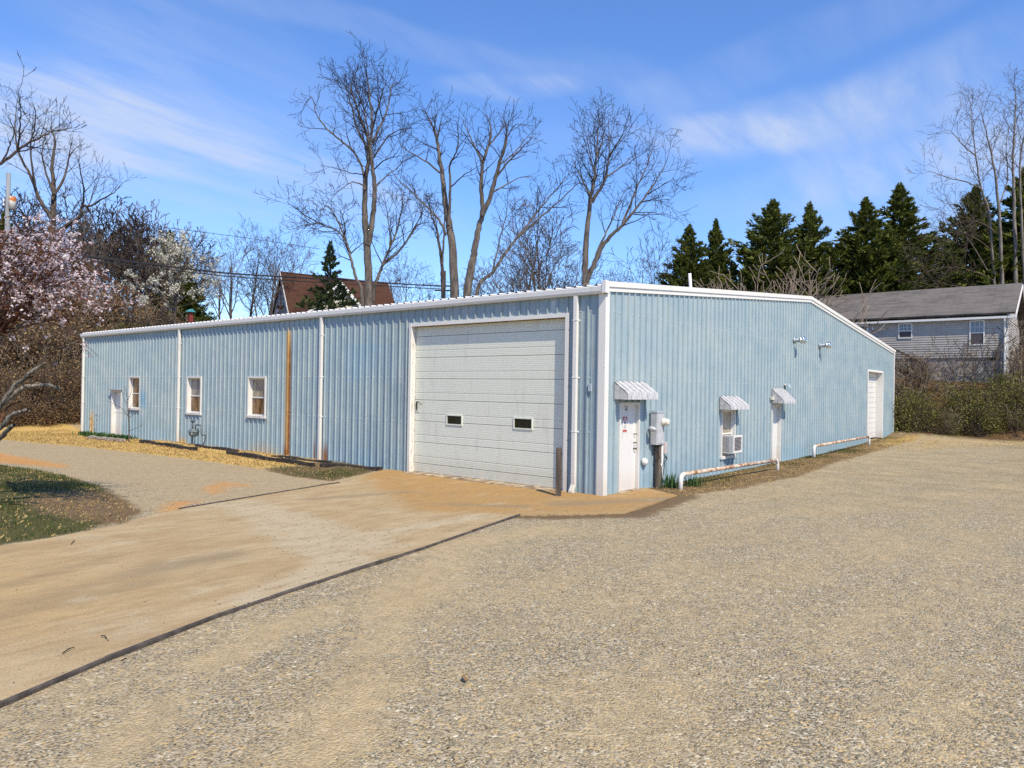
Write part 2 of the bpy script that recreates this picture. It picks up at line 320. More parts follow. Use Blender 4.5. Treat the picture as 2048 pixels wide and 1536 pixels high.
def ground_material():
    k = NT('gravel_ground'); p = k.pos()
    A = k.attr('zone_a'); B = k.attr('zone_b'); aA = k.attr('zone_a', 'Alpha'); aB = k.attr('zone_b', 'Alpha')
    def ch(v):
        x = k.n('ShaderNodeSeparateColor'); k.l(v, x.inputs[0]); return x.outputs
    g, st, org = ch(A); soil, fines, road = ch(B)
    nb = k.noise(p, 0.55, 4, 0.6); nm_ = k.noise(p, 3.1, 4, 0.65); nf = k.noise(p, 26, 3, 0.7)
    jit = k.math('MULTIPLY_ADD', nm_, 0.9, -0.45)
    wp_ = k.n('ShaderNodeVectorMath'); wp_.operation = 'MULTIPLY_ADD'; wp_.inputs[1].default_value = (.03, .03, .0); k.l(k.noise(p, 38, 2, .6, col=True), wp_.inputs[0]); k.l(p, wp_.inputs[2]); wp = wp_.outputs[0]
    pick = k.ramp(k.noise(p, 5.5, 3, .6), .47, .53)
    cell = k.mix(pick, k.voro(wp, 62, 'Color', dims='2D'), k.voro(wp, 34, 'Color', dims='2D')); cd_ = k.math('ADD', k.math('MULTIPLY', k.voro(wp, 62, 'Distance', dims='2D'), k.math('SUBTRACT', 1.0, pick)), k.math('MULTIPLY', k.voro(wp, 34, 'Distance', dims='2D'), pick)); cell2 = k.voro(p, 66, 'Color', dims='2D')
    cs = k.sep(cell)
    grey = k.mix(k.ramp(cs[0], 0, 1, 0, 1, False), (0.075, 0.066, 0.054), (0.40, 0.36, 0.30))
    grey = k.mix(k.ramp(cs[1], 0.72, 0.8), grey, (0.34, 0.245, 0.125))
    grey = k.mix(k.ramp(cs[2], 0.94, 0.96), grey, (0.50, 0.47, 0.42))
    grey = k.mix(k.ramp(k.sep(cell2)[0], 0.77, 0.80), grey, (0.032, 0.027, 0.021))
    grey = k.mix(0.26, grey, (0.24, 0.212, 0.17))
    fine = k.mix(nf, (0.265, 0.205, 0.132), (0.37, 0.295, 0.195))
    sandmask = k.ramp(k.math('ADD', k.math('ADD', k.math('MULTIPLY', fines, 0.36), k.math('ADD', k.math('MULTIPLY_ADD', k.noise(k.scale(p, (0.45, 1.2, 1)), 0.75, 5, 0.7), 1.2, -0.45), k.math('MULTIPLY_ADD', k.noise(p, 4.5, 5, 0.75), 1.1, -0.5))), k.math('MULTIPLY_ADD', nf, 1.2, -0.6)), 0.05, 0.62, 0.05, 0.85)
    col = k.mix(sandmask, grey, fine)
    col = k.mix(k.ramp(nb, 0.45, 0.7, 0, 0.22), col, (0.34, 0.265, 0.165))
    far = k.ramp(k.sep(p)[0], -4, 14)
    col = k.mix(k.math('MULTIPLY', k.ramp(k.noise(k.scale(p, (1, .6, 1)), 1.1, 5, 0.72), 0.42, 0.66), k.math('MULTIPLY_ADD', far, 0.42, 0.12)), col, (0.165, 0.13, 0.085))
    # road gravel at left: pale
    pale = k.mix(nf, (0.20, 0.155, 0.105), (0.345, 0.28, 0.20))
    col = k.mix(k.ramp(k.math('ADD', road, k.math('MULTIPLY_ADD', nb, 1.2, -0.6)), 0.3, 1.0, 0, 0.75), col, pale)
    om = k.ramp(k.math('ADD', org, k.math('MULTIPLY', jit, 0.9)), 0.25, 0.95, 0, 0.85)
    col = k.mix(om, col, (0.36, 0.185, 0.068))
    earth = k.mix(nm_, (0.065, 0.042, 0.025), (0.145, 0.098, 0.062))
    col = k.mix(k.ramp(k.math('ADD', soil, jit), 0.3, 0.75, 0, 0.92), col, earth)
    straw = k.mix(k.noise(k.scale(p, (1.5, 1, 1)), 9, 4, 0.7), (0.24, 0.16, 0.065), (0.50, 0.355, 0.145))
    col = k.mix(k.ramp(k.math('ADD', st, jit), 0.3, 0.75), col, straw)
    grass = k.mix(k.noise(p, 14, 4, 0.7), (0.016, 0.021, 0.006), (0.066, 0.07, 0.027))
    col = k.mix(k.ramp(k.math('ADD', g, jit), 0.35, 0.75, 0, 0.92), col, grass)
    litter = k.mix(k.ramp(k.noise(p, 7, 5, 0.75), 0.3, 0.7), (0.025, 0.017, 0.011), (0.14, 0.085, 0.046))
    litter = k.mix(k.ramp(k.noise(p, 0.6, 3), 0.5, 0.7, 0, 0.5), litter, (0.075, 0.085, 0.03))
    col = k.mix(k.ramp(k.math('ADD', aA, jit), 0.35, 0.8), col, litter)
    col = k.mix(1.0, col, (1.40, 1.375, 1.17), 'MULTIPLY')
    h = k.math('MULTIPLY', cd_, -1.0)
    nrm = k.bump(h, 0.75, 0.017); nrm = k.bump(nm_, 0.16, 0.05, nrm); nrm = k.bump(nf, 0.35, 0.008, nrm)
    return k.done(col, 0.95, nrm, 0, 0.15)
M_GROUND = ground_material()
def build_ground():
    def axis(lo, hi, fine0, fine1, step):
        a = list(np.arange(fine0, fine1+1e-6, step)); s = step; x = fine0
        left = []
        while x > lo: s *= 1.22; x -= s; left.append(x)
        x = fine1; s = step; right = []
        while x < hi: s *= 1.22; x += s; right.append(x)
        return np.array(left[::-1]+a+right)
    xs = axis(-420, 700, -17, 8, 0.16); ys = axis(-300, 700, -11, 19, 0.16)
    X, Y = np.meshgrid(xs, ys, indexing='ij'); Z = gz(X, Y)
    ind = sdist(DRIVE, X, Y); Z = np.where(ind < 0.30, np.minimum(Z, -0.004), Z); Z = np.where(ind < -0.1, np.minimum(Z, -0.06), Z)             # lies under the slab
    n, m = X.shape; V = np.stack([X, Y, Z], -1).reshape(-1, 3)
    idx = np.arange(n*m).reshape(n, m); F = np.stack([idx[:-1, :-1], idx[1:, :-1], idx[1:, 1:], idx[:-1, 1:]], -1).reshape(-1, 4)
    me = bpy.data.meshes.new('ground'); me.vertices.add(len(V)); me.vertices.foreach_set('co', V.astype(np.float32).ravel())
    me.loops.add(F.size); me.loops.foreach_set('vertex_index', F.astype(np.int32).ravel()); me.polygons.add(len(F))
    me.polygons.foreach_set('loop_start', np.arange(0, F.size, 4, dtype=np.int32)); me.polygons.foreach_set('loop_total', np.full(len(F), 4, np.int32)); me.polygons.foreach_set('use_smooth', np.ones(len(F), bool))
    me.update(calc_edges=True); set_zone(me, V[:, 0], V[:, 1]); me.materials.append(M_GROUND)
    prop(O('ground', me), kind='structure', label='tan gravel lot and brown leafy banks around the warehouse')
build_ground()

def concrete_material():
    k = NT('driveway_concrete'); p = k.pos(); A = k.attr('zone_c')
    x = k.n('ShaderNodeSeparateColor'); k.l(A, x.inputs[0]); rust, trackm, greym = x.outputs
    aA = k.attr('zone_c', 'Alpha')
    n1 = k.noise(k.scale(p, (0.45, 1.3, 1)), 1.3, 5, 0.62); n2 = k.noise(p, 6, 4, 0.65); n3 = k.noise(p, 46, 4, 0.7); n4 = k.noise(p, 150, 2, 0.6)
    c = k.mix(k.ramp(n1, 0.32, 0.68), (0.29, 0.215, 0.13), (0.36, 0.295, 0.205))
    c = k.mix(k.ramp(k.math('ADD', greym, k.math('MULTIPLY_ADD', n1, 0.8, -0.4)), 0.25, 0.9, 0, 0.8), c, (0.37, 0.325, 0.255))
    c = k.mix(k.ramp(k.math('ADD', rust, k.math('MULTIPLY_ADD', n1, 1.0, -0.5)), 0.25, 0.85, 0, 0.85), c, k.mix(n2, (0.25, 0.145, 0.055), (0.36, 0.225, 0.095)))
    c = k.mix(k.ramp(k.math('ADD', trackm, k.math('MULTIPLY_ADD', n1, 0.7, -0.35)), 0.0, 1.1, 0, 0.7), c, (0.19, 0.16, 0.122))
    c = k.mix(k.ramp(k.math('ADD', aA, k.math('MULTIPLY_ADD', n1, 0.9, -0.45)), 0.3, 0.9, 0, 0.6), c, (0.36, 0.235, 0.10))
    c = k.mix(k.ramp(k.noise(k.scale(p, (0.25, 1.0, 1)), 7, 5, 0.7), 0.46, 0.72, 0, 0.55), c, (0.21, 0.155, 0.095))
    c = k.mix(k.ramp(k.noise(p, 2.3, 6, 0.72), 0.48, 0.68, 0, 0.4), c, (0.235, 0.185, 0.125))
    c = k.mix(k.ramp(k.noise(k.scale(p, (.5, 1, 1)), 1.7, 5, 0.7), 0.54, 0.7, 0, 0.5), c, (0.37, 0.33, 0.265))
    c = k.mix(k.ramp(k.noise(p, 0.9, 5, 0.7), 0.58, 0.75, 0, 0.4), c, (0.33, 0.21, 0.10))
    c = k.mix(k.ramp(k.noise(p, 17, 5, 0.75), 0.55, 0.75, 0, 0.5), c, (0.17, 0.125, 0.075))
    c = k.mix(k.ramp(n3, 0.28, 0.52, 0.6, 0), c, (0.13, 0.10, 0.068))
    c = k.mix(k.ramp(n3, 0.56, 0.74, 0, 0.38), c, (0.50, 0.43, 0.33))
    # dark grains of gravel tracked onto the slab, and a few hairline cracks
    sp = k.voro(p, 4.6, 'Distance', dims='2D'); sel = k.sep(k.voro(p, 4.6, 'Color', dims='2D'))[0]
    dots = k.math('MULTIPLY', k.ramp(sp, 0.06, 0.10, 1, 0), k.ramp(sel, 0.45, 0.47))
    dots = k.math('MULTIPLY', dots, k.ramp(k.math('ADD', greym, k.math('MULTIPLY_ADD', k.noise(p, 0.5, 2), 0.8, -0.4)), 0.1, 0.3))
    c = k.mix(k.math('MULTIPLY', dots, 0.85), c, (0.07, 0.055, 0.04))
    warp = k.n('ShaderNodeVectorMath'); warp.operation = 'ADD'; k.l(p, warp.inputs[0])
    sc = k.n('ShaderNodeVectorMath'); sc.operation = 'SCALE'; sc.inputs['Scale'].default_value = 0.22; k.l(k.noise(p, 1.1, 3, 0.6, col=True), sc.inputs[0]); k.l(sc.outputs[0], warp.inputs[1])
    cr = k.voro(warp.outputs[0], 0.34, 'Distance', 'DISTANCE_TO_EDGE')
    crack = k.math('MULTIPLY', k.ramp(cr, 0.0, 0.0045, 1, 0), k.ramp(k.noise(p, 0.7, 2), 0.48, 0.6))
    c = k.mix(1.0, c, (1.22, 1.17, 0.98), 'MULTIPLY')
    h = k.math('ADD', k.math('MULTIPLY', n3, 0.6), k.math('MULTIPLY', n4, 0.3))
    nrm = k.bump(h, 0.6, 0.014); nrm = k.bump(n2, 0.3, 0.04, nrm)
    return k.done(c, 0.93, nrm, 0, 0.15)
M_CONC = concrete_material()
def build_drive():
    bm = bmesh.new(); vs = [bm.verts.new((x, y, 0.02)) for x, y in DRIVE]; bm.faces.new(vs)
    for x in np.arange(-16, 2.2, 0.2):
        bmesh.ops.bisect_plane(bm, geom=bm.verts[:]+bm.edges[:]+bm.faces[:], plane_co=(x, 0, 0), plane_no=(1, 0, 0))
    for y in np.arange(-4, 7.6, 0.2):
        bmesh.ops.bisect_plane(bm, geom=bm.verts[:]+bm.edges[:]+bm.faces[:], plane_co=(0, y, 0), plane_no=(0, 1, 0))
    be = [e for e in bm.edges if len(e.link_faces) == 1]
    r = bmesh.ops.extrude_edge_only(bm, edges=be)
    for v in r['geom']:
        if isinstance(v, bmesh.types.BMVert): v.co.z = -0.14
    bmesh.ops.recalc_face_normals(bm, faces=bm.faces[:])
    me = bpy.data.meshes.new('driveway'); bm.to_mesh(me); bm.free()
    co = np.empty(len(me.vertices)*3, np.float32); me.vertices.foreach_get('co', co); co = co.reshape(-1, 3); X, Y = co[:, 0], co[:, 1]
    apron = [(-1.6, 7.0), (-3.2, 4.2), (-4.6, 1.6), (-3.4, -0.2), (-1.6, -1.7), (2.4, -1.6), (2.4, 0.5), (0.5, 8)]
    rust = 1-ss(-0.9, 0.9, sdist(apron, X, Y))
    def seg(a, b, w):
        (x1, y1), (x2, y2) = a, b; dx, dy = x2-x1, y2-y1; t = np.clip(((X-x1)*dx+(Y-y1)*dy)/(dx*dx+dy*dy), 0, 1); return ss(w, 0, np.hypot(X-x1-t*dx, Y-y1-t*dy))
    P = lambda *q: gpx(*q)
    tr = np.zeros(X.shape)
    for a, b, w in (((-90, 1262), (180, 1180), 0.55), ((180, 1180), (330, 1135), 0.6), ((330, 1135), (460, 1112), 0.5), ((-60, 1195), (230, 1115), 0.22), ((100, 1215), (300, 1165), 0.45), ((620, 1000), (820, 985), .35), ((1120, 1010), (1330, 1000), .6), ((900, 1010), (1050, 1015), .35)):
        q = P(a, b); tr = np.maximum(tr, seg(q[0], q[1], w))
    grey = np.zeros(X.shape)
    for a, b, w in (((480, 1010), (720, 1090), 1.3), ((560, 1060), (700, 1130), 0.9), ((500, 1200), (700, 1120), 0.6), ((760, 1070), (980, 1030), 0.5)):
        q = P(a, b); grey = np.maximum(grey, seg(q[0], q[1], w))
    org = ss(-6, -12, X)*ss(-2.2, -0.6, Y)*0.6
    a = me.attributes.new('zone_c', 'FLOAT_COLOR', 'POINT'); a.data.foreach_set('color', np.clip(np.stack([rust, tr, grey, org], -1), 0, 1).astype(np.float32).ravel())
    me.materials.append(M_CONC)
    prop(O('driveway', me), kind='structure', label='worn tan concrete drive leading to the overhead door')
build_drive()

# ------------------------------------------------------------------ warehouse materials
def blue_material():
    k = NT('faded_blue_steel'); p = k.pos(); X, Y, Z = k.sep(p)
    along = k.math('ADD', X, Y)
    cmb = k.n('ShaderNodeCombineXYZ'); k.l(along, cmb.inputs[0]); k.l(k.math('MULTIPLY', Z, 0.07), cmb.inputs[1])
    st = k.noise(cmb.outputs[0], 7.0, 5, 0.65); st2 = k.noise(cmb.outputs[0], 38.0, 3, 0.6); bl = k.noise(p, 0.9, 4, 0.6)
    base = k.mix(k.ramp(bl, 0.32, 0.7), (0.25, 0.365, 0.435), (0.315, 0.415, 0.46))
    base = k.mix(k.ramp(st, 0.5, 0.72, 0, 0.5), base, (0.40, 0.475, 0.49))
    base = k.mix(k.ramp(st, 0.46, 0.25, 0, 0.35), base, (0.17, 0.31, 0.40))
    base = k.mix(k.ramp(st2, 0.55, 0.75, 0, 0.15), base, (0.44, 0.51, 0.53))
    low = k.math('MULTIPLY', k.ramp(Z, 1.1, 0.1), k.ramp(bl, 0.35, 0.6))
    base = k.mix(k.math('MULTIPLY', low, 0.5), base, (0.20, 0.375, 0.51))                 # touched-up paint near the ground
    left = k.ramp(X, 0.3, 0.25)
    def band(c, w, axis=Y, soft=0.6):
        return k.ramp(k.math('ABSOLUTE', k.math('SUBTRACT', axis, c)), w*(1-soft), w*(1+soft), 1, 0)
    # pale chalking round the rows of fasteners
    for zc in (2.81, 1.5, 4.42):
        m = k.math('MULTIPLY', band(zc, 0.08), k.ramp(k.noise(p, 7, 3), 0.3, 0.62, 0.1, 0.75))
        base = k.mix(m, base, (0.52, 0.60, 0.62))
    # repainted square beside the door
    patch = k.math('MULTIPLY', k.math('MULTIPLY', k.ramp(Y, 7.4, 7.46), k.ramp(Y, 9.85, 9.78)), k.math('MULTIPLY', k.ramp(Z, 2.62, 2.68), k.ramp(Z, 3.86, 3.8)))
    base = k.mix(k.math('MULTIPLY', k.math('MULTIPLY', patch, left), k.ramp(st, 0.3, 0.6, 0.05, 0.4)), base, (0.18, 0.36, 0.51))
    patch2 = k.math('MULTIPLY', band(24.2, 0.25), band(1.75, 0.35, Z)); base = k.mix(k.math('MULTIPLY', patch2, k.math('MULTIPLY', left, 0.6)), base, (0.10, 0.29, 0.50))
    # rust: one panel of the long wall rusted from top to bottom, scorched feet of the downpipes
    wob = k.math('MULTIPLY_ADD', k.noise(cmb.outputs[0], 3, 3), 0.10, -0.05)
    yw = k.math('ADD', Y, wob)
    halo = k.math('MULTIPLY', k.ramp(k.math('ABSOLUTE', k.math('SUBTRACT', yw, 12.97)), 0.09, 0.20, 1, 0), k.ramp(Z, 4.75, 4.2))
    core = k.math('MULTIPLY', k.ramp(k.math('ABSOLUTE', k.math('SUBTRACT', yw, 12.86)), 0.03, 0.13, 1, 0), k.math('MULTIPLY', k.ramp(Z, 4.5, 3.4), k.ramp(k.noise(p, 2.5, 4), 0.25, 0.5, 0.55, 1)))
    feet = k.math('MULTIPLY', k.ramp(k.math('ABSOLUTE', k.math('SUBTRACT', yw, 12.96)), 0.1, 0.26, 1, 0), k.ramp(Z, 0.65, 0.1))
    f2 = k.math('MULTIPLY', k.ramp(k.math('ABSOLUTE', k.math('SUBTRACT', yw, 10.72)), 0.05, 0.17, 1, 0), k.ramp(Z, 0.85, 0.15))
    f3 = k.math('MULTIPLY', k.ramp(k.math('ABSOLUTE', k.math('SUBTRACT', yw, 11.35)), 0.02, 0.07, 1, 0), k.ramp(Z, 1.0, 0.2))
    f4 = k.math('MULTIPLY', k.ramp(k.math('ABSOLUTE', k.math('SUBTRACT', yw, 29.9)), 0.1, 0.34, 1, 0), k.ramp(Z, 1.35, 0.5))
    f5 = k.math('MULTIPLY', k.ramp(k.math('ABSOLUTE', k.math('SUBTRACT', yw, 20.5)), 0.1, 0.5, 1, 0), k.ramp(Z, 0.4, 0.05))
    f6 = k.math('MULTIPLY', k.ramp(k.math('ABSOLUTE', k.math('SUBTRACT', yw, 14.4)), 0.2, 1.6, 1, 0), k.ramp(Z, 0.6, 0.0, 0, 0.5))
    h = k.math('MAXIMUM', halo, k.math('MAXIMUM', f4, k.math('MAXIMUM', f5, f6)))
    base = k.mix(k.math('MULTIPLY', k.math('MULTIPLY', h, left), 0.85), base, (0.50, 0.34, 0.10))
    c_ = k.math('MAXIMUM', core, k.math('MAXIMUM', k.math('MAXIMUM', feet, f2), f3))
    base = k.mix(k.math('MULTIPLY', k.math('MULTIPLY', c_, left), 0.93), base, k.mix(k.noise(p, 9, 3), (0.12, 0.042, 0.012), (0.30, 0.12, 0.028)))
    # grey mildew on the panels that flank the overhead door
    mil = k.math('MULTIPLY', k.math('MAXIMUM', k.ramp(Y, 9.0, 7.0), 0.0), k.math('MULTIPLY', left, k.ramp(st, 0.35, 0.62, 0, 0.6)))
    base = k.mix(mil, base, (0.225, 0.30, 0.335))
    dk = k.math('MULTIPLY', k.ramp(st2, 0.42, 0.25), k.math('MULTIPLY', left, k.ramp(Y, 9, 7, 0.1, 0.6)))
    base = k.mix(dk, base, (0.09, 0.125, 0.14))
    chips = k.math('MULTIPLY', k.ramp(k.noise(p, 21, 3, 0.6), 0.70, 0.74), k.ramp(Z, 0.7, 0.0, 0, 0.9))
    base = k.mix(chips, base, (0.09, 0.27, 0.46))
    base = k.mix(1.0, base, (1.06, 0.98, 0.92), 'MULTIPLY')
    nrm = k.bump(k.noise(p, 2.2, 2), 0.2, 0.05); nrm = k.bump(k.noise(p, 0.8, 2), 0.25, 0.12, nrm)
    return k.done(base, k.ramp(bl, 0.3, 0.7, 0.42, 0.6), nrm, 0.0, 0.45)
M_BLUE = blue_material()
def white_paint(name, c=(0.72, 0.72, 0.70), grime=(0.42, 0.37, 0.29), amt=0.5, lowrust=0.0, rough=0.5):
    k = NT(name); p = k.pos(); Z = k.sep(p)[2]; q = k.scale(p, (1, 1, 0.2))
    n = k.noise(q, 5, 5, 0.65); n2 = k.noise(p, 22, 3, 0.6)
    col = k.mix(k.ramp(n, 0.5, 0.8, 0, amt), c, grime); col = k.mix(k.ramp(n2, 0.62, 0.75, 0, amt*0.5), col, tuple(g*0.8 for g in grime))
    if lowrust: col = k.mix(k.math('MULTIPLY', k.ramp(Z, 0.75, 0.05), k.ramp(n2, 0.35, 0.6, 0.2, lowrust)), col, (0.33, 0.20, 0.07))
    return k.done(col, rough, None, 0, 0.45)
M_TRIM = white_paint('white_trim_metal', (0.70, 0.69, 0.64), (0.52, 0.47, 0.42), 0.35, 0.25)
M_DOOR = white_paint('white_door_steel', (0.68, 0.70, 0.60), (0.50, 0.485, 0.42), 0.5, 0.22)
M_ODOOR = white_paint('offwhite_door_paint', (0.66, 0.655, 0.625), (0.40, 0.35, 0.26), 0.4, 0.2)
M_GUTTER = white_paint('white_gutter_metal', (0.68, 0.68, 0.65), (0.50, 0.46, 0.38), 0.4)
def peeled():
    k = NT('peeling_white_wood'); p = k.pos(); q = k.scale(p, (1, 1, 0.16)); n = k.noise(q, 26, 4, 0.7); n2 = k.noise(p, 2.0, 3)
    col = k.mix(k.ramp(n, 0.54, 0.62), (0.66, 0.64, 0.60), k.mix(n2, (0.16, 0.115, 0.075), (0.38, 0.31, 0.22)))
    return k.done(col, 0.8, k.bump(n, 0.5, 0.01), 0, 0.2)
M_PEEL = peeled()
M_SOFFIT = simple('weathered_header_wood', (0.42, 0.34, 0.23), 0.8, 0.28, 4, bump=0.3, dark=(0.13, 0.085, 0.05))
M_ROOF = simple('white_roof_steel', (0.80, 0.80, 0.80), 0.45, 0.06, 3)
M_BLACK = simple('black_rubber_and_rib_shade', (0.012, 0.012, 0.012), 0.7, 0.1, 9)
M_ALU = simple('aluminium_awning', (0.50, 0.495, 0.49), 0.42, 0.10, 9, spec=0.5)
M_ALUD = simple('stained_aluminium', (0.36, 0.335, 0.335), 0.5, 0.2, 14)
M_CHROME = simple('bright_chimney_metal', (0.75, 0.76, 0.78), 0.18, 0.05, 6, metal=1.0)
M_GALV = simple('galvanised_steel', (0.40, 0.46, 0.50), 0.42, 0.12, 9, metal=0.6)
M_GREYPAINT = simple('grey_blue_box_paint', (0.40, 0.47, 0.52), 0.5, 0.08, 5)
M_GREYBOX = simple('pale_grey_box_paint', (0.46, 0.475, 0.49), 0.5, 0.07, 5)
M_BEIGE = simple('beige_plastic', (0.50, 0.43, 0.41), 0.55, 0.06, 5)
M_CREAM = simple('cream_plastic', (0.66, 0.64, 0.53), 0.4, 0.06, 6)
M_PVC = simple('white_plastic', (0.74, 0.73, 0.70), 0.35, 0.05, 6)
M_CABLE = simple('black_cable', (0.02, 0.02, 0.022), 0.6, 0.1, 9)
M_OLDWOOD = simple('grey_old_wood', (0.125, 0.10, 0.078), 0.9, 0.3, 5, bump=0.5, streak=True)
M_RAILTIE = simple('creosoted_timber', (0.045, 0.036, 0.028), 0.9, 0.35, 7, bump=0.7, dark=(0.012, 0.01, 0.008))
M_REDSIGN = simple('red_print', (0.42, 0.02, 0.02), 0.5, 0.05, 8); M_WHITESIGN = simple('white_print', (0.7, 0.69, 0.67), 0.5, 0.04, 8); M_GREYSIGN = simple('grey_print', (0.36, 0.35, 0.35), 0.5, 0.1, 30)
M_BRASS = simple('tarnished_brass', (0.10, 0.075, 0.04), 0.4, 0.2, 12, metal=0.7)
def dirty_glass(name, a, b, rough=0.12, sx=14):
    k = NT(name); p = k.pos(); q = k.scale(p, (1, 1, 0.35)); n = k.noise(q, sx*0.4, 5, 0.7)
    return k.done(k.mix(k.ramp(n, 0.32, 0.68), a, b), k.ramp(n, 0.3, 0.7, rough, rough+0.3), None, 0, 0.5)
M_PANE_BROWN = dirty_glass('dusty_pane_over_brown_board', (0.06, 0.032, 0.014), (0.30, 0.17, 0.075))
M_PANE_GREY = dirty_glass('dusty_pane_over_blinds', (0.16, 0.145, 0.13), (0.36, 0.33, 0.30))
M_PANE_TAN = dirty_glass('dusty_pane_over_curtain', (0.22, 0.19, 0.14), (0.44, 0.38, 0.28))
M_CARD = simple('cardboard_sheet', (0.46, 0.40, 0.22), 0.85, 0.2, 5, dark=(0.30, 0.17, 0.06))
M_PANE_DARK = dirty_glass('dark_glass', (0.006, 0.008, 0.004), (0.02, 0.022, 0.01), 0.04)
def rusty_pipe():
    k = NT('rusty_white_pipe'); p = k.pos(); Z = k.sep(p)[2]; n = k.noise(p, 4.5, 5, 0.7); n2 = k.noise(p, 14, 4, 0.7)
    up = k.sep(k.n('ShaderNodeNewGeometry').outputs['Normal'])[2]
    col = k.mix(k.ramp(n, 0.42, 0.6), (0.60, 0.50, 0.40), k.mix(n2, (0.14, 0.05, 0.018), (0.40, 0.21, 0.09)))
    col = k.mix(k.math('MULTIPLY', k.ramp(Z, 0.30, 0.22), 0.9), col, (0.70, 0.69, 0.66))
    return k.done(col, 0.75, k.bump(n2, 0.4, 0.006), 0, 0.3)
M_RUSTPIPE = rusty_pipe()

# ------------------------------------------------------------------ warehouse
WH = E('warehouse'); prop(WH, 'large low light blue ribbed steel warehouse with white trim and a tall overhead door', 'warehouse')
def wp(wall, u, n, z): return (-n, u, z) if wall == 'L' else (u, -n, z)
def wbox(mb, wall, u0, u1, n0, n1, z0, z1, m=0):
    a = wp(wall, u0, n0, z0); b = wp(wall, u1, n1, z1)
    return mb.box(min(a[0], b[0]), max(a[0], b[0]), min(a[1], b[1]), max(a[1], b[1]), min(a[2], b[2]), max(a[2], b[2]), m)
def WB(wall, *a): return wbox(MB(), wall, *a)
PITCH_R = 0.3048
RIB = [(0, 0), (.03, 0), (.042, .006), (.062, .006), (.074, 0), (.126, 0), (.135, .044), (.169, .044), (.178, 0), (.23, 0), (.242, .006), (.262, .006), (.274, 0)]
def gable_top(u): return HW+RISE*(1-abs(u-LX/2)/(LX/2))
def wall_panel(wall, ua, ub, holes, top):
    full = [h for h in holes if h[0] <= ua+1e-6 and h[1] >= ub-1e-6]
    if full and full[0][2] > 0.01:       # the opening cuts the sheet in two
        h = full[0]; _panel(wall, ua, ub, [], lambda u: h[2]).build('wall_panel', M_BLUE, WH); _panel(wall, ua, ub, [(ua-1, ub+1, -0.06, h[3])], top).build('wall_panel', M_BLUE, WH)
    else: _panel(wall, ua, ub, holes, top).build('wall_panel', M_BLUE, WH)
def _panel(wall, ua, ub, holes, top):
    us = []
    k = int(math.floor(ua/PITCH_R))-1
    while k*PITCH_R < ub:
        for d, h in RIB:
            u = k*PITCH_R+d
            if ua-1e-6 <= u <= ub+1e-6: us.append((u, h))
        k += 1
    def hgt(u):
        t = u % PITCH_R
        for (a, ha), (b, hb) in zip(RIB, RIB[1:]+[(PITCH_R, 0)]):
            if a <= t <= b: return ha+(hb-ha)*(t-a)/(b-a+1e-9)
        return 0
    extra = [ua, ub]+[e for h in holes for e in h[:2] if ua < e < ub]+([LX/2] if wall == 'R' and ua < LX/2 < ub else [])
    us += [(e, hgt(e)) for e in extra]; us = sorted(set((round(u, 5), round(h, 5)) for u, h in us))
    mb = MB()
    for (u0, h0), (u1, h1) in zip(us, us[1:]):
        if u1-u0 < 1e-4: continue
        uc = (u0+u1)/2; zs = [-0.06]; 
        for a, b, z0, z1 in sorted(holes, key=lambda q: q[2]):
            if a < uc < b: zs += [z0, z1]
        zs.append(None)
        for i in range(0, len(zs), 2):
            z0, z1 = zs[i], zs[i+1]
            if z1 is not None and z1-z0 < 0.01: continue
            ta = top(u0) if z1 is None else z1; tb = top(u1) if z1 is None else z1
            q = [wp(wall, u0, h0, z0), wp(wall, u1, h1, z0), wp(wall, u1, h1, tb), wp(wall, u0, h0, ta)]
            if wall == 'L': q = q[::-1]
            mb.quad(*q)
    return mb
OPEN_L = [(1.1, 6.62, -0.06, 4.34), (24.55, 25.65, 1.36, 2.80), (19.02, 20.15, 1.34, 2.80), (14.34, 15.49, 1.38, 2.80), (26.45, 27.55, -0.06, 2.16)]
OPEN_R = [(0.67, 1.67, -0.06, 2.22), (6.84, 7.88, 0.52, 1.98), (11.27, 12.2, -0.06, 2.12), (25.05, 28.2, -0.06, 3.74)]
PW = 0.9144
for i in range(34):
    wall_panel('L', i*PW, min((i+1)*PW, LY), OPEN_L, lambda u: 4.93)
    wall_panel('R', i*PW, min((i+1)*PW, LX), OPEN_R, gable_top)
mb = MB(); mb.quad((LX, 0, -0.1), (LX, LY, -0.1), (LX, LY, HW), (LX, 0, HW)); mb.build('wall_panel', M_BLUE, WH)
mb = MB(); mb.poly([(LX, LY, -0.1), (0, LY, -0.1), (0, LY, HW), (LX/2, LY, HW+RISE), (LX, LY, HW)]); mb.build('wall_panel', M_BLUE, WH)
# fastener heads: too small to pick apart
mb = MB()
for wall, ln, op in (('L', LY, OPEN_L), ('R', LX, OPEN_R)):
    for zc in (1.5, 2.81, 4.42):
        for i in range(int(ln/PITCH_R)):
            u = i*PITCH_R+0.09
            if any(a-0.05 < u < b+0.05 and z0-.05 < zc < z1+.05 for a, b, z0, z1 in op): continue
            wbox(mb, wall, u-.011, u+.011, 0.0, .012, zc-.011, zc+.011)
s_ = mb.build('fastener_heads', M_TRIM, WH); prop(s_, kind='stuff')
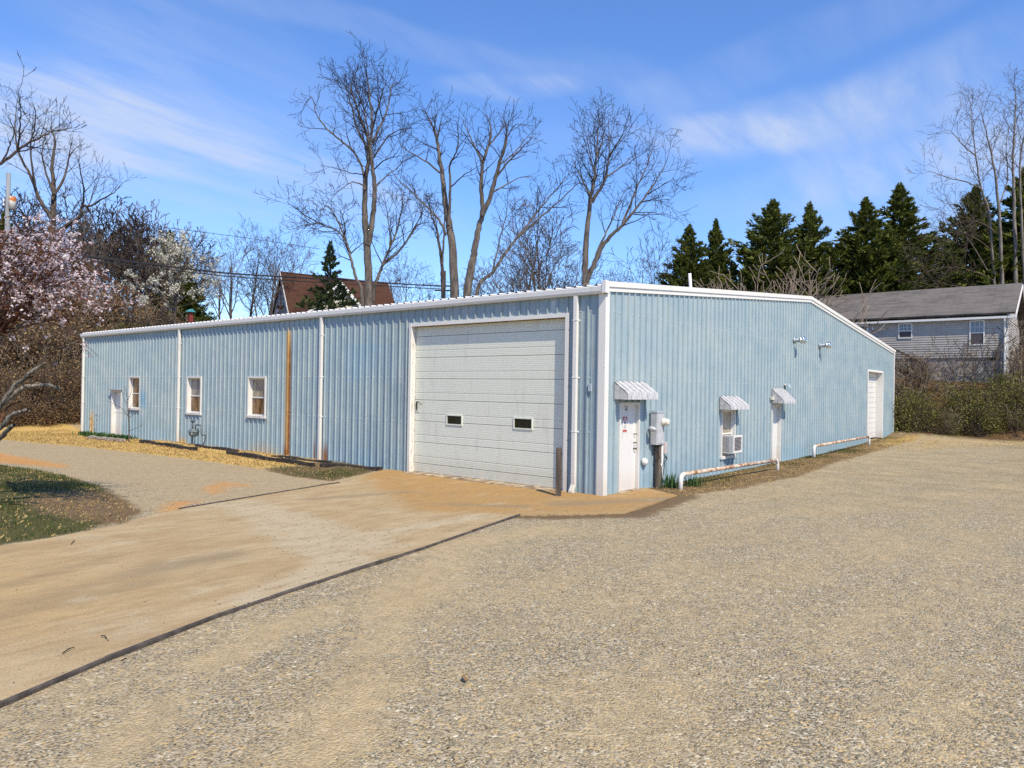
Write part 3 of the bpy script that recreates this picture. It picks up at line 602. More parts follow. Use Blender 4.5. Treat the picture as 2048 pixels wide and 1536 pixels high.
# roof: near slope of separate ribbed sheets, far slope
def roof_sheet():
    mb = MB(); run = LX/2+0.06; sl = RISE/(LX/2); z0 = 5.0-0.006
    prof = []
    for k in range(3):
        for d, h in ((0, 0), (.11, 0), (.14, .034), (.17, .034), (.20, 0)): prof.append((k*PITCH_R+d, h))
    prof.append((3*PITCH_R, 0))
    for (a, ha), (b, hb) in zip(prof, prof[1:]):
        mb.quad((-.14, a, z0+ha), (-.14, b, z0+hb), (run-.06, b, z0+hb+sl*run), (run-.06, a, z0+ha+sl*run)[:3])
    for k in range(3):
        y = k*PITCH_R
        mb.poly([(-.138, y+.11, z0+.001), (-.138, y+.20, z0+.001), (-.138, y+.17, z0+.033), (-.138, y+.14, z0+.033)], 1)  # black sheet stands in for the shade inside the hollow, open rib end
    return mb.mesh('roof_panel', [M_ROOF, M_BLACK])
rs = roof_sheet()
for i in range(34): O('roof_panel', rs, WH, (0, i*PW, 0))
mb = MB(); mb.quad((LX/2, 0, HW+RISE+.06), (LX+.14, 0, 5.0), (LX+.14, LY, 5.0), (LX/2, LY, HW+RISE+.06)); mb.build('roof_panel', M_ROOF, WH)
# gutter, rake trim, corner trim
g = MB(); g.prism([(0.02, 0, 4.80), (-.12, 0, 4.80), (-.15, 0, 4.86), (-.155, 0, 4.965), (-.135, 0, 4.985), (0.02, 0, 4.985)], (0, -.10, 0), (0, LY+.1, 0)); g.build('gutter', M_GUTTER, WH)
for z0_, z1_, n1_ in ((-.075, .035, .055), (.035, .165, .085)):
    for a, b in ((-.125, LX/2), (LX/2, LX+.12)):
        za, zb = gable_top(a) if a > 0 else HW+RISE*(a/(LX/2)), (gable_top(b) if b <= LX else HW-RISE*.12/(LX/2))
        mb = MB(); mb.prism([(0, .03, z0_), (0, .03, z1_), (0, -n1_, z1_), (0, -n1_, z0_)], (a, 0, za), (b, 0, zb)); mb.build('rake_trim', M_TRIM, WH)
mb = MB(); mb.box(-.165, .0, -.115, .0, 4.80, 5.10); mb.build('gutter_cap', M_GUTTER, WH, bevel=.008)
mb = MB(); mb.box(-.05, -.002, -.05, .14, -.02, 4.86); mb.box(.0, .13, -.05, -.002, -.02, 4.86); mb.box(-.052, -.0, -.052, -.0, 3.05, 3.058); mb.build('corner_trim', M_TRIM, WH)
mb = MB(); mb.box(LX-.12, LX+.05, -.05, -.002, .05, HW); mb.build('corner_trim', M_TRIM, WH)
mb = MB(); mb.box(-.05, -.002, LY-.10, LY+.05, -.02, 4.86); mb.build('corner_trim', M_TRIM, WH)
mb = MB(); mb.box(-.036, -.003, 0.10, LY, -.05, .012); mb.box(0.1, LX, -.036, -.003, -.05, 0.004); mb.build('base_trim', M_GALV, WH)
# downpipes
def downpipe(y, elbow, z0=0.0):
    mb = MB(); mb.box(-.125, -.036, y-.055, y+.055, z0+(.22 if elbow else 0.0), 4.81)
    if elbow:
        mb.hexa([(-.21, y-.06, .07), (-.12, y-.06, .07), (-.12, y+.06, .07), (-.21, y+.06, .07), (-.125, y-.055, .22), (-.036, y-.055, .22), (-.036, y+.055, .22), (-.125, y+.055, .22)])
        mb.box(-.215, -.118, y-.064, y+.064, .022, .069)
    o = mb.build('downspout', M_TRIM, WH, bevel=.008)
    for zc in (1.5, 2.81, 4.2):
        mb = MB(); mb.box(-.132, -.03, y-.063, y+.085 if False else y+.063, zc-.012, zc+.012); mb.box(-.05, -.03, y-.10, y-.064, zc-.02, zc+.02); mb.build('bracket', M_PVC, o)
for y, e in ((.77, True), (10.96, False), (20.8, False), (30.92, False)): downpipe(y, e)
# ---- overhead door
def overhead_door(wall, u0, u1, z0, z1, depth, joints, mat, groove=None, jamb=M_PEEL, head=M_SOFFIT, windows=(), trimw=.10):
    op = WB(wall, u0-trimw, u0, .004, .06, z0-.02, z1+.10); wbox(op, wall, u1, u1+trimw, .004, .06, z0-.02, z1+.10); wbox(op, wall, u0, u1, .004, .055, z1, z1+.10)
    frame = op.build('door_frame', M_TRIM, WH)
    WB(wall, u0-.06, u0-.001, -depth-.05, .003, z0, z1).build('jamb', jamb, frame); WB(wall, u1+.001, u1+.06, -depth-.05, .003, z0, z1).build('jamb', jamb, frame)
    WB(wall, u0-.06, u1+.06, -depth-.05, .003, z1+.001, z1+.05).build('head_board', head, frame)
    d = WB(wall, u0+.01, u1-.01, -depth-.06, -depth-.045, z0+.01, z1-.01).build('overhead_door', mat, WH)
    js = [z0+.012]+list(joints)+[z1]
    for a, b in zip(js, js[1:]):
        pr = [(a+.004, .0)]; zz = a+.012; pr.append((zz, .018))
        gz = [g_ for g_ in (groove or []) if a+.05 < g_ < b-.05]
        nxt = zz+.045
        while nxt < b-.03:
            near = [g_ for g_ in gz if abs(nxt-g_) < .022]
            if near:
                g0 = near[0]; pr += [(g0-.016, .018), (g0-.006, .004), (g0+.006, .004), (g0+.016, .018)]; nxt = g0+.045
            else:
                pr += [(nxt-.006, .018), (nxt-.002, .0135), (nxt+.002, .0135), (nxt+.006, .018)]; nxt += .048
        pr += [(b-.012, .018), (b-.004, 0)]
        mb = MB()
        for (za, na), (zb, nb) in zip(pr, pr[1:]):
            q = [wp(wall, u0+.012, na-depth-.02, za), wp(wall, u1-.012, na-depth-.02, za), wp(wall, u1-.012, nb-depth-.02, zb), wp(wall, u0+.012, nb-depth-.02, zb)]
            mb.quad(*(q[::-1] if wall == 'L' else q))
        mb.build('door_section', mat, d)
    for a, b, za, zb in windows:
        mb = MB()
        for q in ((a, a+.035, za, zb), (b-.035, b, za, zb), (a+.035, b-.035, za, za+.035), (a+.035, b-.035, zb-.035, zb)): wbox(mb, wall, q[0], q[1], -depth-.03, -depth+.02, q[2], q[3])
        mb.build('window_frame', mat, d)
        WB(wall, a+.03, b-.03, -depth-.01, -depth+.002, za+.03, zb-.03).build('window_pane', M_PANE_DARK, d)
    return d
BIG = overhead_door('L', 1.1, 6.62, 0.02, 4.30, .13, [.29+.62*i for i in range(7)], M_DOOR, [.50+.62*i for i in range(7)], windows=((4.68, 5.3, 1.46, 1.76), (2.2, 2.84, 1.46, 1.77)))
prop(BIG, 'white ribbed overhead door with two small dark windows')
mb = MB(); mb.box(.095, .115, 6.50, 6.535, 1.85, 2.10); mb.tube([(.11, 6.5, 2.06), (.06, 6.42, 2.10), (.04, 6.30, 2.04), (.05, 6.24, 2.0)], .009, 6); mb.build('door_handle', M_BLACK, BIG)
mb = MB(); mb.box(-.30, .17, 1.1, 6.62, .015, .034); mb.build('threshold', M_SOFFIT, WH)
SIDE = overhead_door('R', 25.05, 28.2, 0.2, 3.70, .28, [.2+.27*i for i in range(1, 13)], M_ODOOR, jamb=M_ODOOR, head=M_ODOOR); prop(SIDE, 'narrow-looking cream slatted overhead door near the far corner')
# ---- personnel doors
def man_door(wall, u0, u1, z1, hinge_hi, leaf=M_ODOOR, depth=.08, name='door'):
    mb = MB()
    for q in ((u0, u0+.06, 0, z1), (u1-.06, u1, 0, z1), (u0+.06, u1-.06, z1-.06, z1)): wbox(mb, wall, q[0], q[1], -depth-.04, .05, q[2], q[3])
    f = mb.build('door_frame', M_ODOOR, WH)
    d = WB(wall, u0+.062, u1-.062, -depth-.03, -depth+.012, .03, z1-.063).build(name, leaf, WH, bevel=.004)
    WB(wall, u0+.0, u1, -depth, .12, -.02, .028).build('threshold', M_SOFFIT, d)
    return d
D1 = man_door('R', .67, 1.67, 2.22, True, depth=.05); D2 = man_door('R', 11.27, 12.2, 2.12, True, depth=.10); D3 = man_door('L', 26.45, 27.55, 2.16, False, depth=.16)
prop(D1, 'off white flat door with red notice beside the corner'); prop(D2, 'off white narrow-looking door under the far awning'); prop(D3, 'off white door near the sapling')
for z, s in ((1.05, .03), (1.2, .022), (1.42, .02)):
    MB().lathe([(0, s*.8), (.02, s*.8), (.021, s*.45), (.045, s*.5), (.06, s*.9), (.075, s)], wp('R', 1.52, .04-.08, z), (0, -1, 0), 12).build('knob', M_BRASS, D1, True)
MB().lathe([(0, .025), (.02, .012), (.05, .012), (.06, .03), (.08, .032)], wp('R', 11.42, -.09, 1.0), (0, -1, 0), 12).build('knob', M_BRASS, D2, True)
WB('R', .94, 1.18, -.036, -.03, 1.47, 1.88).build('sign_plate', M_WHITESIGN, D1)
mb = WB('R', .955, 1.165, -.0295, -.028, 1.76, 1.865); mb.build('sign_heading', M_REDSIGN, D1)
mb = MB()
for a, b, z0_, z1_ in ((1.02, 1.10, 1.812, 1.842), (.975, 1.14, 1.774, 1.795)): wbox(mb, 'R', a, b, -.0275, -.0265, z0_, z1_)
mb.build('sign_heading_lettering', M_WHITESIGN, D1)
mb = MB(); mb.poly([wp('R', 1.0+.0, -.029, 1.70), wp('R', 1.06, -.029, 1.69), wp('R', 1.10, -.029, 1.74), wp('R', 1.05, -.029, 1.75)]); mb.build('sign_symbol', M_BLACK, D1)
mb = MB()
for z in (1.66, 1.63, 1.60, 1.57): wbox(mb, 'R', 1.0, 1.12, -.0295, -.0285, z-.008, z+.006)
mb.build('sign_small_print', M_GREYSIGN, D1)
WB('R', .96, 1.15, -.0295, -.0285, 1.49, 1.54).build('sign_footer', M_REDSIGN, D1)
def lettering(txt, size, loc, rot, mat, parent, name):
    cu = bpy.data.curves.new(name, 'FONT'); cu.body = txt; cu.size = size; cu.align_x = 'CENTER'; cu.extrude = .002; t = bpy.data.objects.new(name, cu)
    COL.objects.link(t); bpy.context.view_layer.update(); me = bpy.data.meshes.new_from_object(t.evaluated_get(bpy.context.evaluated_depsgraph_get())); bpy.data.objects.remove(t)
    me.materials.clear(); me.materials.append(mat); return O(name, me, parent, loc, rot)
lettering('52', .15, wp('R', 1.12, -.033, 2.02), (math.pi/2, 0, 0), M_BLACK, D1, 'door_number')
mb = MB(); mb.box(-.16, 0, 26.38, 27.62, 2.165, 2.20); mb.build('drip_cap', M_ALUD, D3)
# ---- windows
def window(wall, u0, u1, z0, z1, panes, depth=.11, sill_out=.07):
    mb = MB()
    for q in ((u0-.03, u0+.035, z0, z1+.03), (u1-.035, u1+.03, z0, z1+.03), (u0+.035, u1-.035, z1-.035, z1+.03)): wbox(mb, wall, q[0], q[1], -depth-.04, .045, q[2], q[3])
    w = mb.build('window', M_ODOOR, WH)
    WB(wall, u0-.06, u1+.06, -depth-.03, sill_out, z0-.09, z0-.001).build('sill', M_PEEL, w, bevel=.006)
    mid = z0+(z1-z0)*.47; mb = MB()
    for a, b, za, zb in ((u0+.036, u0+.075, z0, z1-.036), (u1-.075, u1-.036, z0, z1-.036), (u0+.075, u1-.075, z0, z0+.045), (u0+.075, u1-.075, z1-.08, z1-.036), (u0+.075, u1-.075, mid-.022, mid+.022)):
        wbox(mb, wall, a, b, -depth-.02, -depth+.015, za, zb)
    mb.build('sash', M_TRIM, w)
    WB(wall, u0+.07, u1-.07, -depth-.015, -depth-.006, mid+.02, z1-.075).build('pane', panes[0], w); WB(wall, u0+.07, u1-.07, -depth-.012, -depth-.003, z0+.04, mid-.02).build('pane', panes[1], w)
    return w
window('L', 24.55, 25.65, 1.36, 2.80, (M_PANE_BROWN, M_PANE_BROWN)); window('L', 19.02, 20.15, 1.34, 2.80, (M_PANE_GREY, M_PANE_BROWN)); window('L', 14.34, 15.49, 1.38, 2.80, (M_PANE_TAN, M_PANE_BROWN))
WR = window('R', 6.84, 7.88, 0.52, 1.98, (M_PANE_TAN, M_CARD), .07)
# ---- awnings
def awning(u0, u1, zt_, zf, zb, p, n):
    fr = MB()
    for u in (u0+.01, u1-.01): fr.tube([wp('R', u, .045, zb+.01), wp('R', u, .045, zt_-.02)], .01, 5); fr.tube([wp('R', u, .05, zb+.012), wp('R', u, p, zb+.012)], .01, 5)
    fr.tube([wp('R', u0, .05, zt_-.012), wp('R', u1, .05, zt_-.012)], .012, 5); fr.tube([wp('R', u0, p-.01, zb+.02), wp('R', u1, p-.01, zb+.02)], .01, 5)
    aw = fr.build('awning', M_ALUD, WH); w = (u1-u0)/n; t = .006
    for k in range(n):
        o_ = .016*(k % 2); a = u0+k*w-.012; b = u0+(k+1)*w+.012
        top = [(.035, zt_+o_), (p, zf+o_), (p+.018+o_, zb)]; mb = MB()
        for (n0, za), (n1, zc) in zip(top, top[1:]):
            mb.hexa([wp('R', a, n0, za-t), wp('R', b, n0, za-t), wp('R', b, n1, zc-t), wp('R', a, n1, zc-t), wp('R', a, n0, za), wp('R', b, n0, za), wp('R', b, n1, zc), wp('R', a, n1, zc)] if n1-n0 > .1 else
                    [wp('R', a, n0-t, za), wp('R', b, n0-t, za), wp('R', b, n1-t, zc), wp('R', a, n1-t, zc), wp('R', a, n0, za), wp('R', b, n0, za), wp('R', b, n1, zc), wp('R', a, n1, zc)])
        for u in (a, b-.004):
            mb.hexa([wp('R', u, .04, zt_+o_-.03), wp('R', u+.004, .04, zt_+o_-.03), wp('R', u+.004, p, zf+o_-.03), wp('R', u, p, zf+o_-.03), wp('R', u, .04, zt_+o_), wp('R', u+.004, .04, zt_+o_), wp('R', u+.004, p, zf+o_), wp('R', u, p, zf+o_)])
        mb.build('awning_slat', M_ALU, aw)
    for u in (u0-.012, u1+.004):
        m_ = 4
        for k in range(m_):
            n0 = .04+(p-.04)*k/m_; n1 = .04+(p-.04)*(k+1)/m_; f = lambda n_: zt_+(zf-zt_)*(n_-.035)/(p-.035)-.012
            s = .005*(k % 2); uu = u+s
            mb = MB(); mb.hexa([wp('R', uu, n0, zb), wp('R', uu+.006, n0, zb), wp('R', uu+.006, n1+.01, zb), wp('R', uu, n1+.01, zb), wp('R', uu, n0, f(n0)), wp('R', uu+.006, n0, f(n0)), wp('R', uu+.006, n1+.01, f(n1)), wp('R', uu, n1+.01, f(n1))]); mb.build('awning_side_slat', M_ALU, aw)
    return aw
prop(awning(.43, 1.92, 2.73, 2.46, 2.30, .41, 11), 'ribbed aluminium awning over the door by the corner'); prop(awning(6.64, 8.1, 2.39, 2.12, 1.98, .40, 9), 'ribbed aluminium awning over the window with the air conditioner'); prop(awning(11.2, 12.45, 2.68, 2.28, 2.15, .46, 9), 'ribbed aluminium awning over the narrow door')
# ---- flue vents
for u, z, l, lb_ in ((13.6, 4.55, .30, 'bright metal flue with flared cap, the nearer one'), (16.86, 4.54, .33, 'bright metal flue with flared cap, the farther one')):
    pipe = MB().lathe([(0, .125), (.03, .125), (.031, .07), (l-.06, .07)], wp('R', u, .03, z), (0, -1, 0), 18).build('flue_pipe', M_GALV, WH, True); prop(pipe, lb_)
    MB()._lathe([(0, .075), (.015, .13), (.05, .135), (.075, .09), (.10, .085), (.12, .14), (.165, .135), (.185, .05)], Vector(wp('R', u, l-.05, z)), Vector((0, -1, 0)), 18, 0).build('flue_cap', M_CHROME, pipe, True)
# ---- lamps and small fittings on the gable wall
lb_ = MB(); lb_.lathe([(0, .05), (.03, .05), (.04, .02), (.10, .02)], wp('R', 12.58, .03, 2.82), (0, -1, 0), 10); lm = lb_.build('floodlight', M_CREAM, WH, True)
mb = MB(); mb.hexa([wp('R', 12.48, .10, 2.72), wp('R', 12.68, .10, 2.72), wp('R', 12.68, .24, 2.72), wp('R', 12.48, .24, 2.72), wp('R', 12.5, .09, 2.86), wp('R', 12.66, .09, 2.86), wp('R', 12.66, .19, 2.88), wp('R', 12.5, .19, 2.88)]); mb.build('lamp_hood', M_GREYPAINT, lm, bevel=.01)
mb = MB(); mb.box(11.06, 11.20, -.13, -.03, 2.26, 2.38); mb.build('bell_box', M_CREAM, WH, bevel=.015)
mb = MB(); mb.box(1.99, 2.06, -.10, -.03, 1.42, 1.56); jb = mb.build('lamp_bracket', M_GREYPAINT, WH, bevel=.01)
MB()._lathe([(0, .05), (.04, .09), (.07, .10), (.10, .09), (.12, .03)], Vector((2.03, -.20, 1.48)), Vector((0.05, -.25, 1)), 14, 0).build('lamp_dome', M_GREYBOX, jb, True)
MB().tube([(2.03, -.09, 1.50), (2.03, -.16, 1.52), (2.03, -.2, 1.50)], .02, 8).build('lamp_arm', M_GREYPAINT, jb, True)
MB().lathe([(0, .095), (.03, .095), (.07, .09), (.10, .07), (.12, .035)], wp('R', 1.90, .03, .70), (0, -1, 0), 18).build('pipe_cap', M_PVC, WH, True)
mb = MB(); mb.box(-.075, -.035, .30, .40, 2.48, 2.66); mb.build('junction_box', M_GREYPAINT, WH, bevel=.008)
# roof vent pipe
MB().tube([(7.62, 1.4, 5.55), (7.45, 1.4, 6.42)], .05, 10).build('roof_vent_pipe', M_PVC, WH, True)
MB().tube([(5.0, 3.0, 5.3), (5.0, 3.0, 5.62)], .035, 8).build('roof_vent_pipe', M_PVC, WH, True)

# ------------------------------------------------------------------ things standing by the warehouse
AC = E('air_conditioner', (7.38, -.14, .66)); prop(AC, 'white window air conditioner with louvred grille under the middle awning', 'air conditioner')
def acp(name, b, mat, par=AC, bevel=0.0):
    mb = MB()
    for q in b: mb.box(*q)
    return mb.build(name, mat, par, bevel=bevel)
acp('body', [(-.34, .34, -.16, .20, -.02, .50)], M_GREYBOX, bevel=.012)
acp('front_frame', [(-.345, -.29, -.205, -.162, -.03, .51), (.29, .345, -.205, -.162, -.03, .51), (-.29, .29, -.205, -.162, -.03, .03), (-.29, .29, -.205, -.162, .45, .51)], M_PVC)
acp('grille_back', [(-.29, .29, -.168, -.163, .03, .45)], M_BLACK)
for i in range(10): acp('louvre', [(-.289, .289, -.196, -.172, .05+.04*i, .064+.04*i)], M_GREYSIGN)
for i in range(2): acp('side_vent', [(-.352, -.341, -.06+.13*i, .03+.13*i, .03, .46)], M_GREYSIGN)
acp('base_tray', [(-.36, .36, -.18, .18, -.045, -.021)], M_CREAM)

EM = E('electric_meter', (2.42, -.1, 0)); prop(EM, 'grey electric meter cabinet on a short timber post beside the corner door', 'meter')
mb = MB(); mb.box(-.21, .21, -.14, .04, 1.12, 1.98); mb.build('cabinet', M_GREYBOX, EM, bevel=.008)
mb = MB(); mb.box(-.22, .225, -.155, .045, 1.95, 1.995); mb.build('cabinet_hood', M_GREYPAINT, EM)
mb = MB(); mb.box(-.19, .19, -.15, -.141, 1.16, 1.92); mb.build('cabinet_door', M_GREYBOX, EM)
MB().lathe([(0, .11), (.04, .11), (.05, .092), (.13, .09), (.16, .075), (.175, .04)], (.12, -.15, 1.71), (0, -1, 0), 20).build('meter_dial', M_CREAM, EM, True)
mb = MB(); mb.box(.02, .14, -.10, .02, -.05, 1.12); mb.build('post', M_OLDWOOD, EM, bevel=.008)
MB().tube([(.20, -.09, 0), (.20, -.09, 1.13)], .027, 10).build('conduit', M_PVC, EM, True)
mb = MB(); mb.box(.25, .40, -.14, -.02, .86, 1.17); mb.build('phone_box', M_BEIGE, EM, bevel=.01)
for pts in ([(.32, -.08, .86), (.28, -.14, .78), (.36, -.16, .72), (.40, -.12, .78), (.30, -.12, .80), (.22, -.12, .62), (.17, -.11, .5)], [(.3, -.08, .86), (.33, -.16, .74), (.26, -.14, .66), (.24, -.12, .4), (.16, -.12, .1)], [(-.12, -.08, 1.12), (-.10, -.1, .95), (-.03, -.12, .82), (.03, -.12, .78)], [(.08, -.12, .62), (.14, -.13, .5), (.17, -.13, .3), (.22, -.14, .02)]):
    MB().tube(pts, .011, 6).build('cable', M_CABLE if pts[0][0] != .08 else M_PVC, EM, True)

GM = E('gas_meter', (-.42, 18.75, 0)); prop(GM, 'grey gas meter with bent pipe standing at the foot of the long blue wall', 'meter')
M_GM = simple('gas_meter_paint', (0.13, 0.17, 0.185), 0.5, 0.15, 7); M_GMP = simple('gas_pipe_paint', (0.09, 0.115, 0.13), 0.5, 0.15, 7)
MB()._lathe([(0, .05), (.02, .14), (.06, .18), (.17, .19), (.20, .215), (.215, .215), (.235, .19), (.30, .17), (.33, .05)], Vector((0, 0, .42)), Vector((0, 0, 1)), 18, 0).build('meter_body', M_GM, GM, True)
mb = MB(); mb.box(-.15, -.10, -.13, .09, .50, .62); mb.build('meter_dial', M_GREYBOX, GM, bevel=.01)
MB().tube([(0, .12, -.05), (0, .12, .45)], .03, 8).build('pipe', M_GMP, GM, True)
MB().tube([(0, .10, .72), (0, .10, 1.0)], .03, 8).build('pipe', M_GMP, GM, True)
MB()._lathe([(0, .03), (.02, .07), (.06, .09), (.08, .09), (.1, .03)], Vector((0, .10, .98)), Vector((0, 0, 1)), 12, 0).build('regulator', M_GMP, GM, True)
MB().tube([(0, .10, 1.0), (-.02, .10, 1.12)], .02, 8).build('vent_pipe', M_GMP, GM, True)
MB().tube([(0, -.14, .70), (0, -.14, .86), (0, -.20, .90), (0, -.52, .90), (0, -.57, .86), (0, -.57, .58), (0, -.62, .52), (0, -.9, .52)], .026, 8).build('pipe', M_GMP, GM, True)
MB().tube([(.05, -.93, .66), (0, -.93, .5), (0, -.88, .3), (.02, -.72, .14), (.05, -.6, .1)], .022, 8).build('pipe', M_GMP, GM, True)
MB().tube([(0, -.1, -.05), (0, -.10, .44)], .02, 6).build('support', M_GMP, GM, True)

def guard_rail(a, b, za, zb, label, mats):
    r = .056; A = Vector((a[0], a[1], zt1(*a))); B = Vector((b[0], b[1], zt1(*b))); root = E('pipe_guard_rail', A); prop(root, label, 'guard rail', 'low pipe rails along the gable wall')
    d = (B-A); d.z = 0; d.normalize(); rr = .15
    def el(P, zz, s):   # post with a swept bend
        pts = [P-A+Vector((0, 0, -.15)), P-A+Vector((0, 0, zz-rr))]
        for k in range(1, 6):
            t = k/5*math.pi/2; pts.append(P-A+Vector((0, 0, zz-rr+rr*math.sin(t)))+d*s*rr*(1-math.cos(t)))
        return pts
    MB().tube(el(A, za, 1), r, 12).build('post', M_PVC2, root, True); MB().tube(el(B, zb, -1), r, 12).build('post', M_PVC2, root, True)
    MB().tube([Vector((0, 0, za))+d*(rr-.01), B-A+Vector((0, 0, zb))-d*(rr-.01)], r*.96, 12).build('rail', M_RUSTPIPE, root, True)
M_PVC2 = white_paint('chipped_white_pipe', (0.72, 0.71, 0.68), (0.36, 0.22, 0.11), 0.5)
guard_rail((2.58, -.75), (9.15, -.97), .37, .33, 'rusty white pipe rail beside the green leaf clump, the nearer of two', None)
guard_rail((14.74, -.47), (23.08, -.56), .46, .42, 'rusty white pipe rail by the far overhead door', None)

mb = MB(); mb.box(-.075, .075, -.06, .06, -.2, 1.13); bo = mb.build('bollard_post', M_OLDWOOD, None, bevel=.012, loc=(-.75, .74, .02), rot=(0.0, .012, rad(30))); prop(bo, 'dark weathered timber post standing in front of the big overhead door', 'post')
def rust_face():
    k = NT('rusted_flange'); p = k.pos(); n = k.noise(k.scale(p, (1, 1, .3)), 9, 4, .7); return k.done(k.mix(k.ramp(n, .4, .6), (.03, .015, .008), (.20, .08, .03)), .9)
mb = MB(); mb.box(-.02, .02, -.068, -.0605, -.02, 1.05); mb.build('rusted_strip', rust_face(), bo)

# edging along the slab
M_EDGE = simple('dark_edging_timber', (0.085, 0.070, 0.058), 0.85, 0.25, 6, bump=0.5)
def edging(pts, w, h, label):
    root = E('edging_board', (pts[0][0], pts[0][1], 0)); prop(root, label, 'edging', 'dark boards edging the concrete drive')
    for i, ((x0, y0), (x1, y1)) in enumerate(zip(pts, pts[1:])):
        d = Vector((x1-x0, y1-y0, 0)); n = Vector((d.y, -d.x, 0)).normalized()*w; a = Vector((x0, y0, 0)); b = Vector((x1, y1, 0)); o = Vector((pts[0][0], pts[0][1], 0)); j = rnd.uniform(-.006, .006)
        mb = MB(); q = [a, b, b+n, a+n]; mb.hexa([p-o+Vector((0, 0, -.12)) for p in q]+[p-o+Vector((0, 0, h+j)) for p in q]); mb.build('board', M_EDGE, root, bevel=.008)
EA = [(-24, -5.4), (-15, -3.1), (-13.6, -2.74), (-12.69, -2.49), (-11.8, -2.12), (-11.15, -1.91), (-10.45, -1.68), (-9.75, -1.53), (-9.0, -1.37), (-8.34, -1.22), (-7.4, -1.05), (-6.67, -0.92), (-5.2, -.58), (-3.37, -0.16)]
edging(EA, .045, .030, 'long dark edging board between the tan slab and the gravel lot in front')
edging([(-3.0, 6.02), (-3.6, 5.97), (-6.15, 5.39), (-7.62, 5.05)], .05, .04, 'short dark edging board between the slab and the curving gravel track')

# railway sleepers along the long wall
ties = [((-.95, 22.2), (-1.0, 19.5), .10, 'leftmost dark log sleeper, lying at the end of the row'), ((-1.04, 19.3), (-1.1, 17.2), .10, 'short dark sleeper just left of the gas meter'), ((-.72, 17.9), (-.74, 14.9), .17, 'square black sleeper in front of the gas meter'),
        ((-.95, 15.2), (-1.12, 12.5), .12, 'dark sleeper below the middle window'), ((-1.12, 12.45), (-1.16, 9.75), .11, 'dark sleeper in front of the rust streak, outer row'), ((-.72, 12.7), (-.66, 9.6), .13, 'dark split sleeper tight to the wall under the rust streak'), ((-1.0, 9.6), (-.36, 7.5), .10, 'rightmost dark sleeper, nearest the overhead door')]
for k, (a, b, hz, lb) in enumerate(ties):
    d = Vector((b[0]-a[0], b[1]-a[1], 0)); L_ = d.length; mb = MB(); n = 7
    for i in range(n):
        y0 = L_*i/n; y1 = L_*(i+1)/n; f = lambda y: (.078+.012*math.sin(y*2.3+k)+.008*math.sin(y*7+k*2))
        w0, w1 = f(y0), f(y1); h0, h1 = hz*.75+.05+.022*math.sin(y0*3+k), hz*.75+.05+.022*math.sin(y1*3+k)
        p = [(-w0, y0, -.1), (w0, y0, -.1), (w1, y1, -.1), (-w1, y1, -.1), (-w0*.9, y0, h0), (w0*.9, y0, h0*.97), (w1*.9, y1, h1*.97), (-w1*.9, y1, h1)]; mb.hexa(p)
    o = mb.build('timber_sleeper', M_RAILTIE, None, bevel=.012, loc=(a[0], a[1], 0), rot=(0, 0, math.atan2(d.y, d.x)-math.pi/2)); prop(o, lb, 'sleeper', 'sleepers laid along the long wall')

# ------------------------------------------------------------------ grey house
M_SIDING = simple('grey_vinyl_siding', (0.40, 0.37, 0.325), 0.55, 0.06, 1.5); M_BLOCK = simple('grey_block', (0.38, 0.355, 0.32), 0.9, 0.12, 4, bump=.4)
def shingles(name, a, b, c, sx, sy):
    k = NT(name); p = k.obj(); br = k.n('ShaderNodeTexBrick'); br.inputs['Scale'].default_value = 1.0; br.inputs['Brick Width'].default_value = sx; br.inputs['Row Height'].default_value = sy; br.inputs['Mortar Size'].default_value = .012; br.inputs['Color1'].default_value = (*a, 1); br.inputs['Color2'].default_value = (*b, 1); br.inputs['Mortar'].default_value = (*c, 1)
    uv = k.n('ShaderNodeUVMap'); k.l(uv.outputs[0], br.inputs['Vector']); n = k.noise(p, 0.7, 4, .6); n2 = k.noise(p, 9, 3, .6)
    col = k.mix(k.ramp(n, .35, .7, 0, .55), br.outputs[0], b); col = k.mix(k.ramp(n2, .4, .75, 0, .3), col, a)
    return k.done(col, .95, k.bump(br.outputs['Fac'], -.5, .02), 0, .1)
M_SHG = shingles('grey_shingles', (0.10, 0.096, 0.09), (0.185, 0.165, 0.15), (0.05, 0.047, 0.045), .9, .14); M_SHB = shingles('red_brown_shingles', (0.06, 0.028, 0.02), (0.085, 0.043, 0.03), (0.032, 0.014, 0.01), .9, .14)
def uvquad(name, a, b, c, d, mat, parent, thick=.12):
    """roof slab with uv in metres; a-b along the eave, d-c along the ridge"""
    a, b, c, d = map(Vector, (a, b, c, d)); n = (b-a).cross(d-a).normalized()*thick
    me = bpy.data.meshes.new(name); V = [a, b, c, d, a-n, b-n, c-n, d-n]; F = [(0, 1, 2, 3), (7, 6, 5, 4), (0, 4, 5, 1), (1, 5, 6, 2), (2, 6, 7, 3), (3, 7, 4, 0)]
    me.from_pydata([tuple(v) for v in V], [], F); me.materials.append(mat); uv = me.uv_layers.new(); u = (b-a).normalized(); w = (d-a)-u*(d-a).dot(u); w.normalize()
    for lp in me.loops: v = V[lp.vertex_index]-a; uv.data[lp.index].uv = (v.dot(u), v.dot(w))
    return O(name, me, parent)
GH = E('grey_house', (38.85, 4, 3.3)); prop(GH, 'grey sided single storey house with dark shingle roof on the bank behind the warehouse corner', 'house')
def gl(x, y, z): return (x-38.85, y-4, z-3.3)
def gbox(name, x0, x1, y0, y1, z0, z1, mat, par=GH, bevel=0): a, b = gl(x0, y0, z0), gl(x1, y1, z1); return MB().box(a[0], b[0], a[1], b[1], a[2], b[2]).build(name, mat, par, bevel=bevel)
mb = MB(); z = 4.97
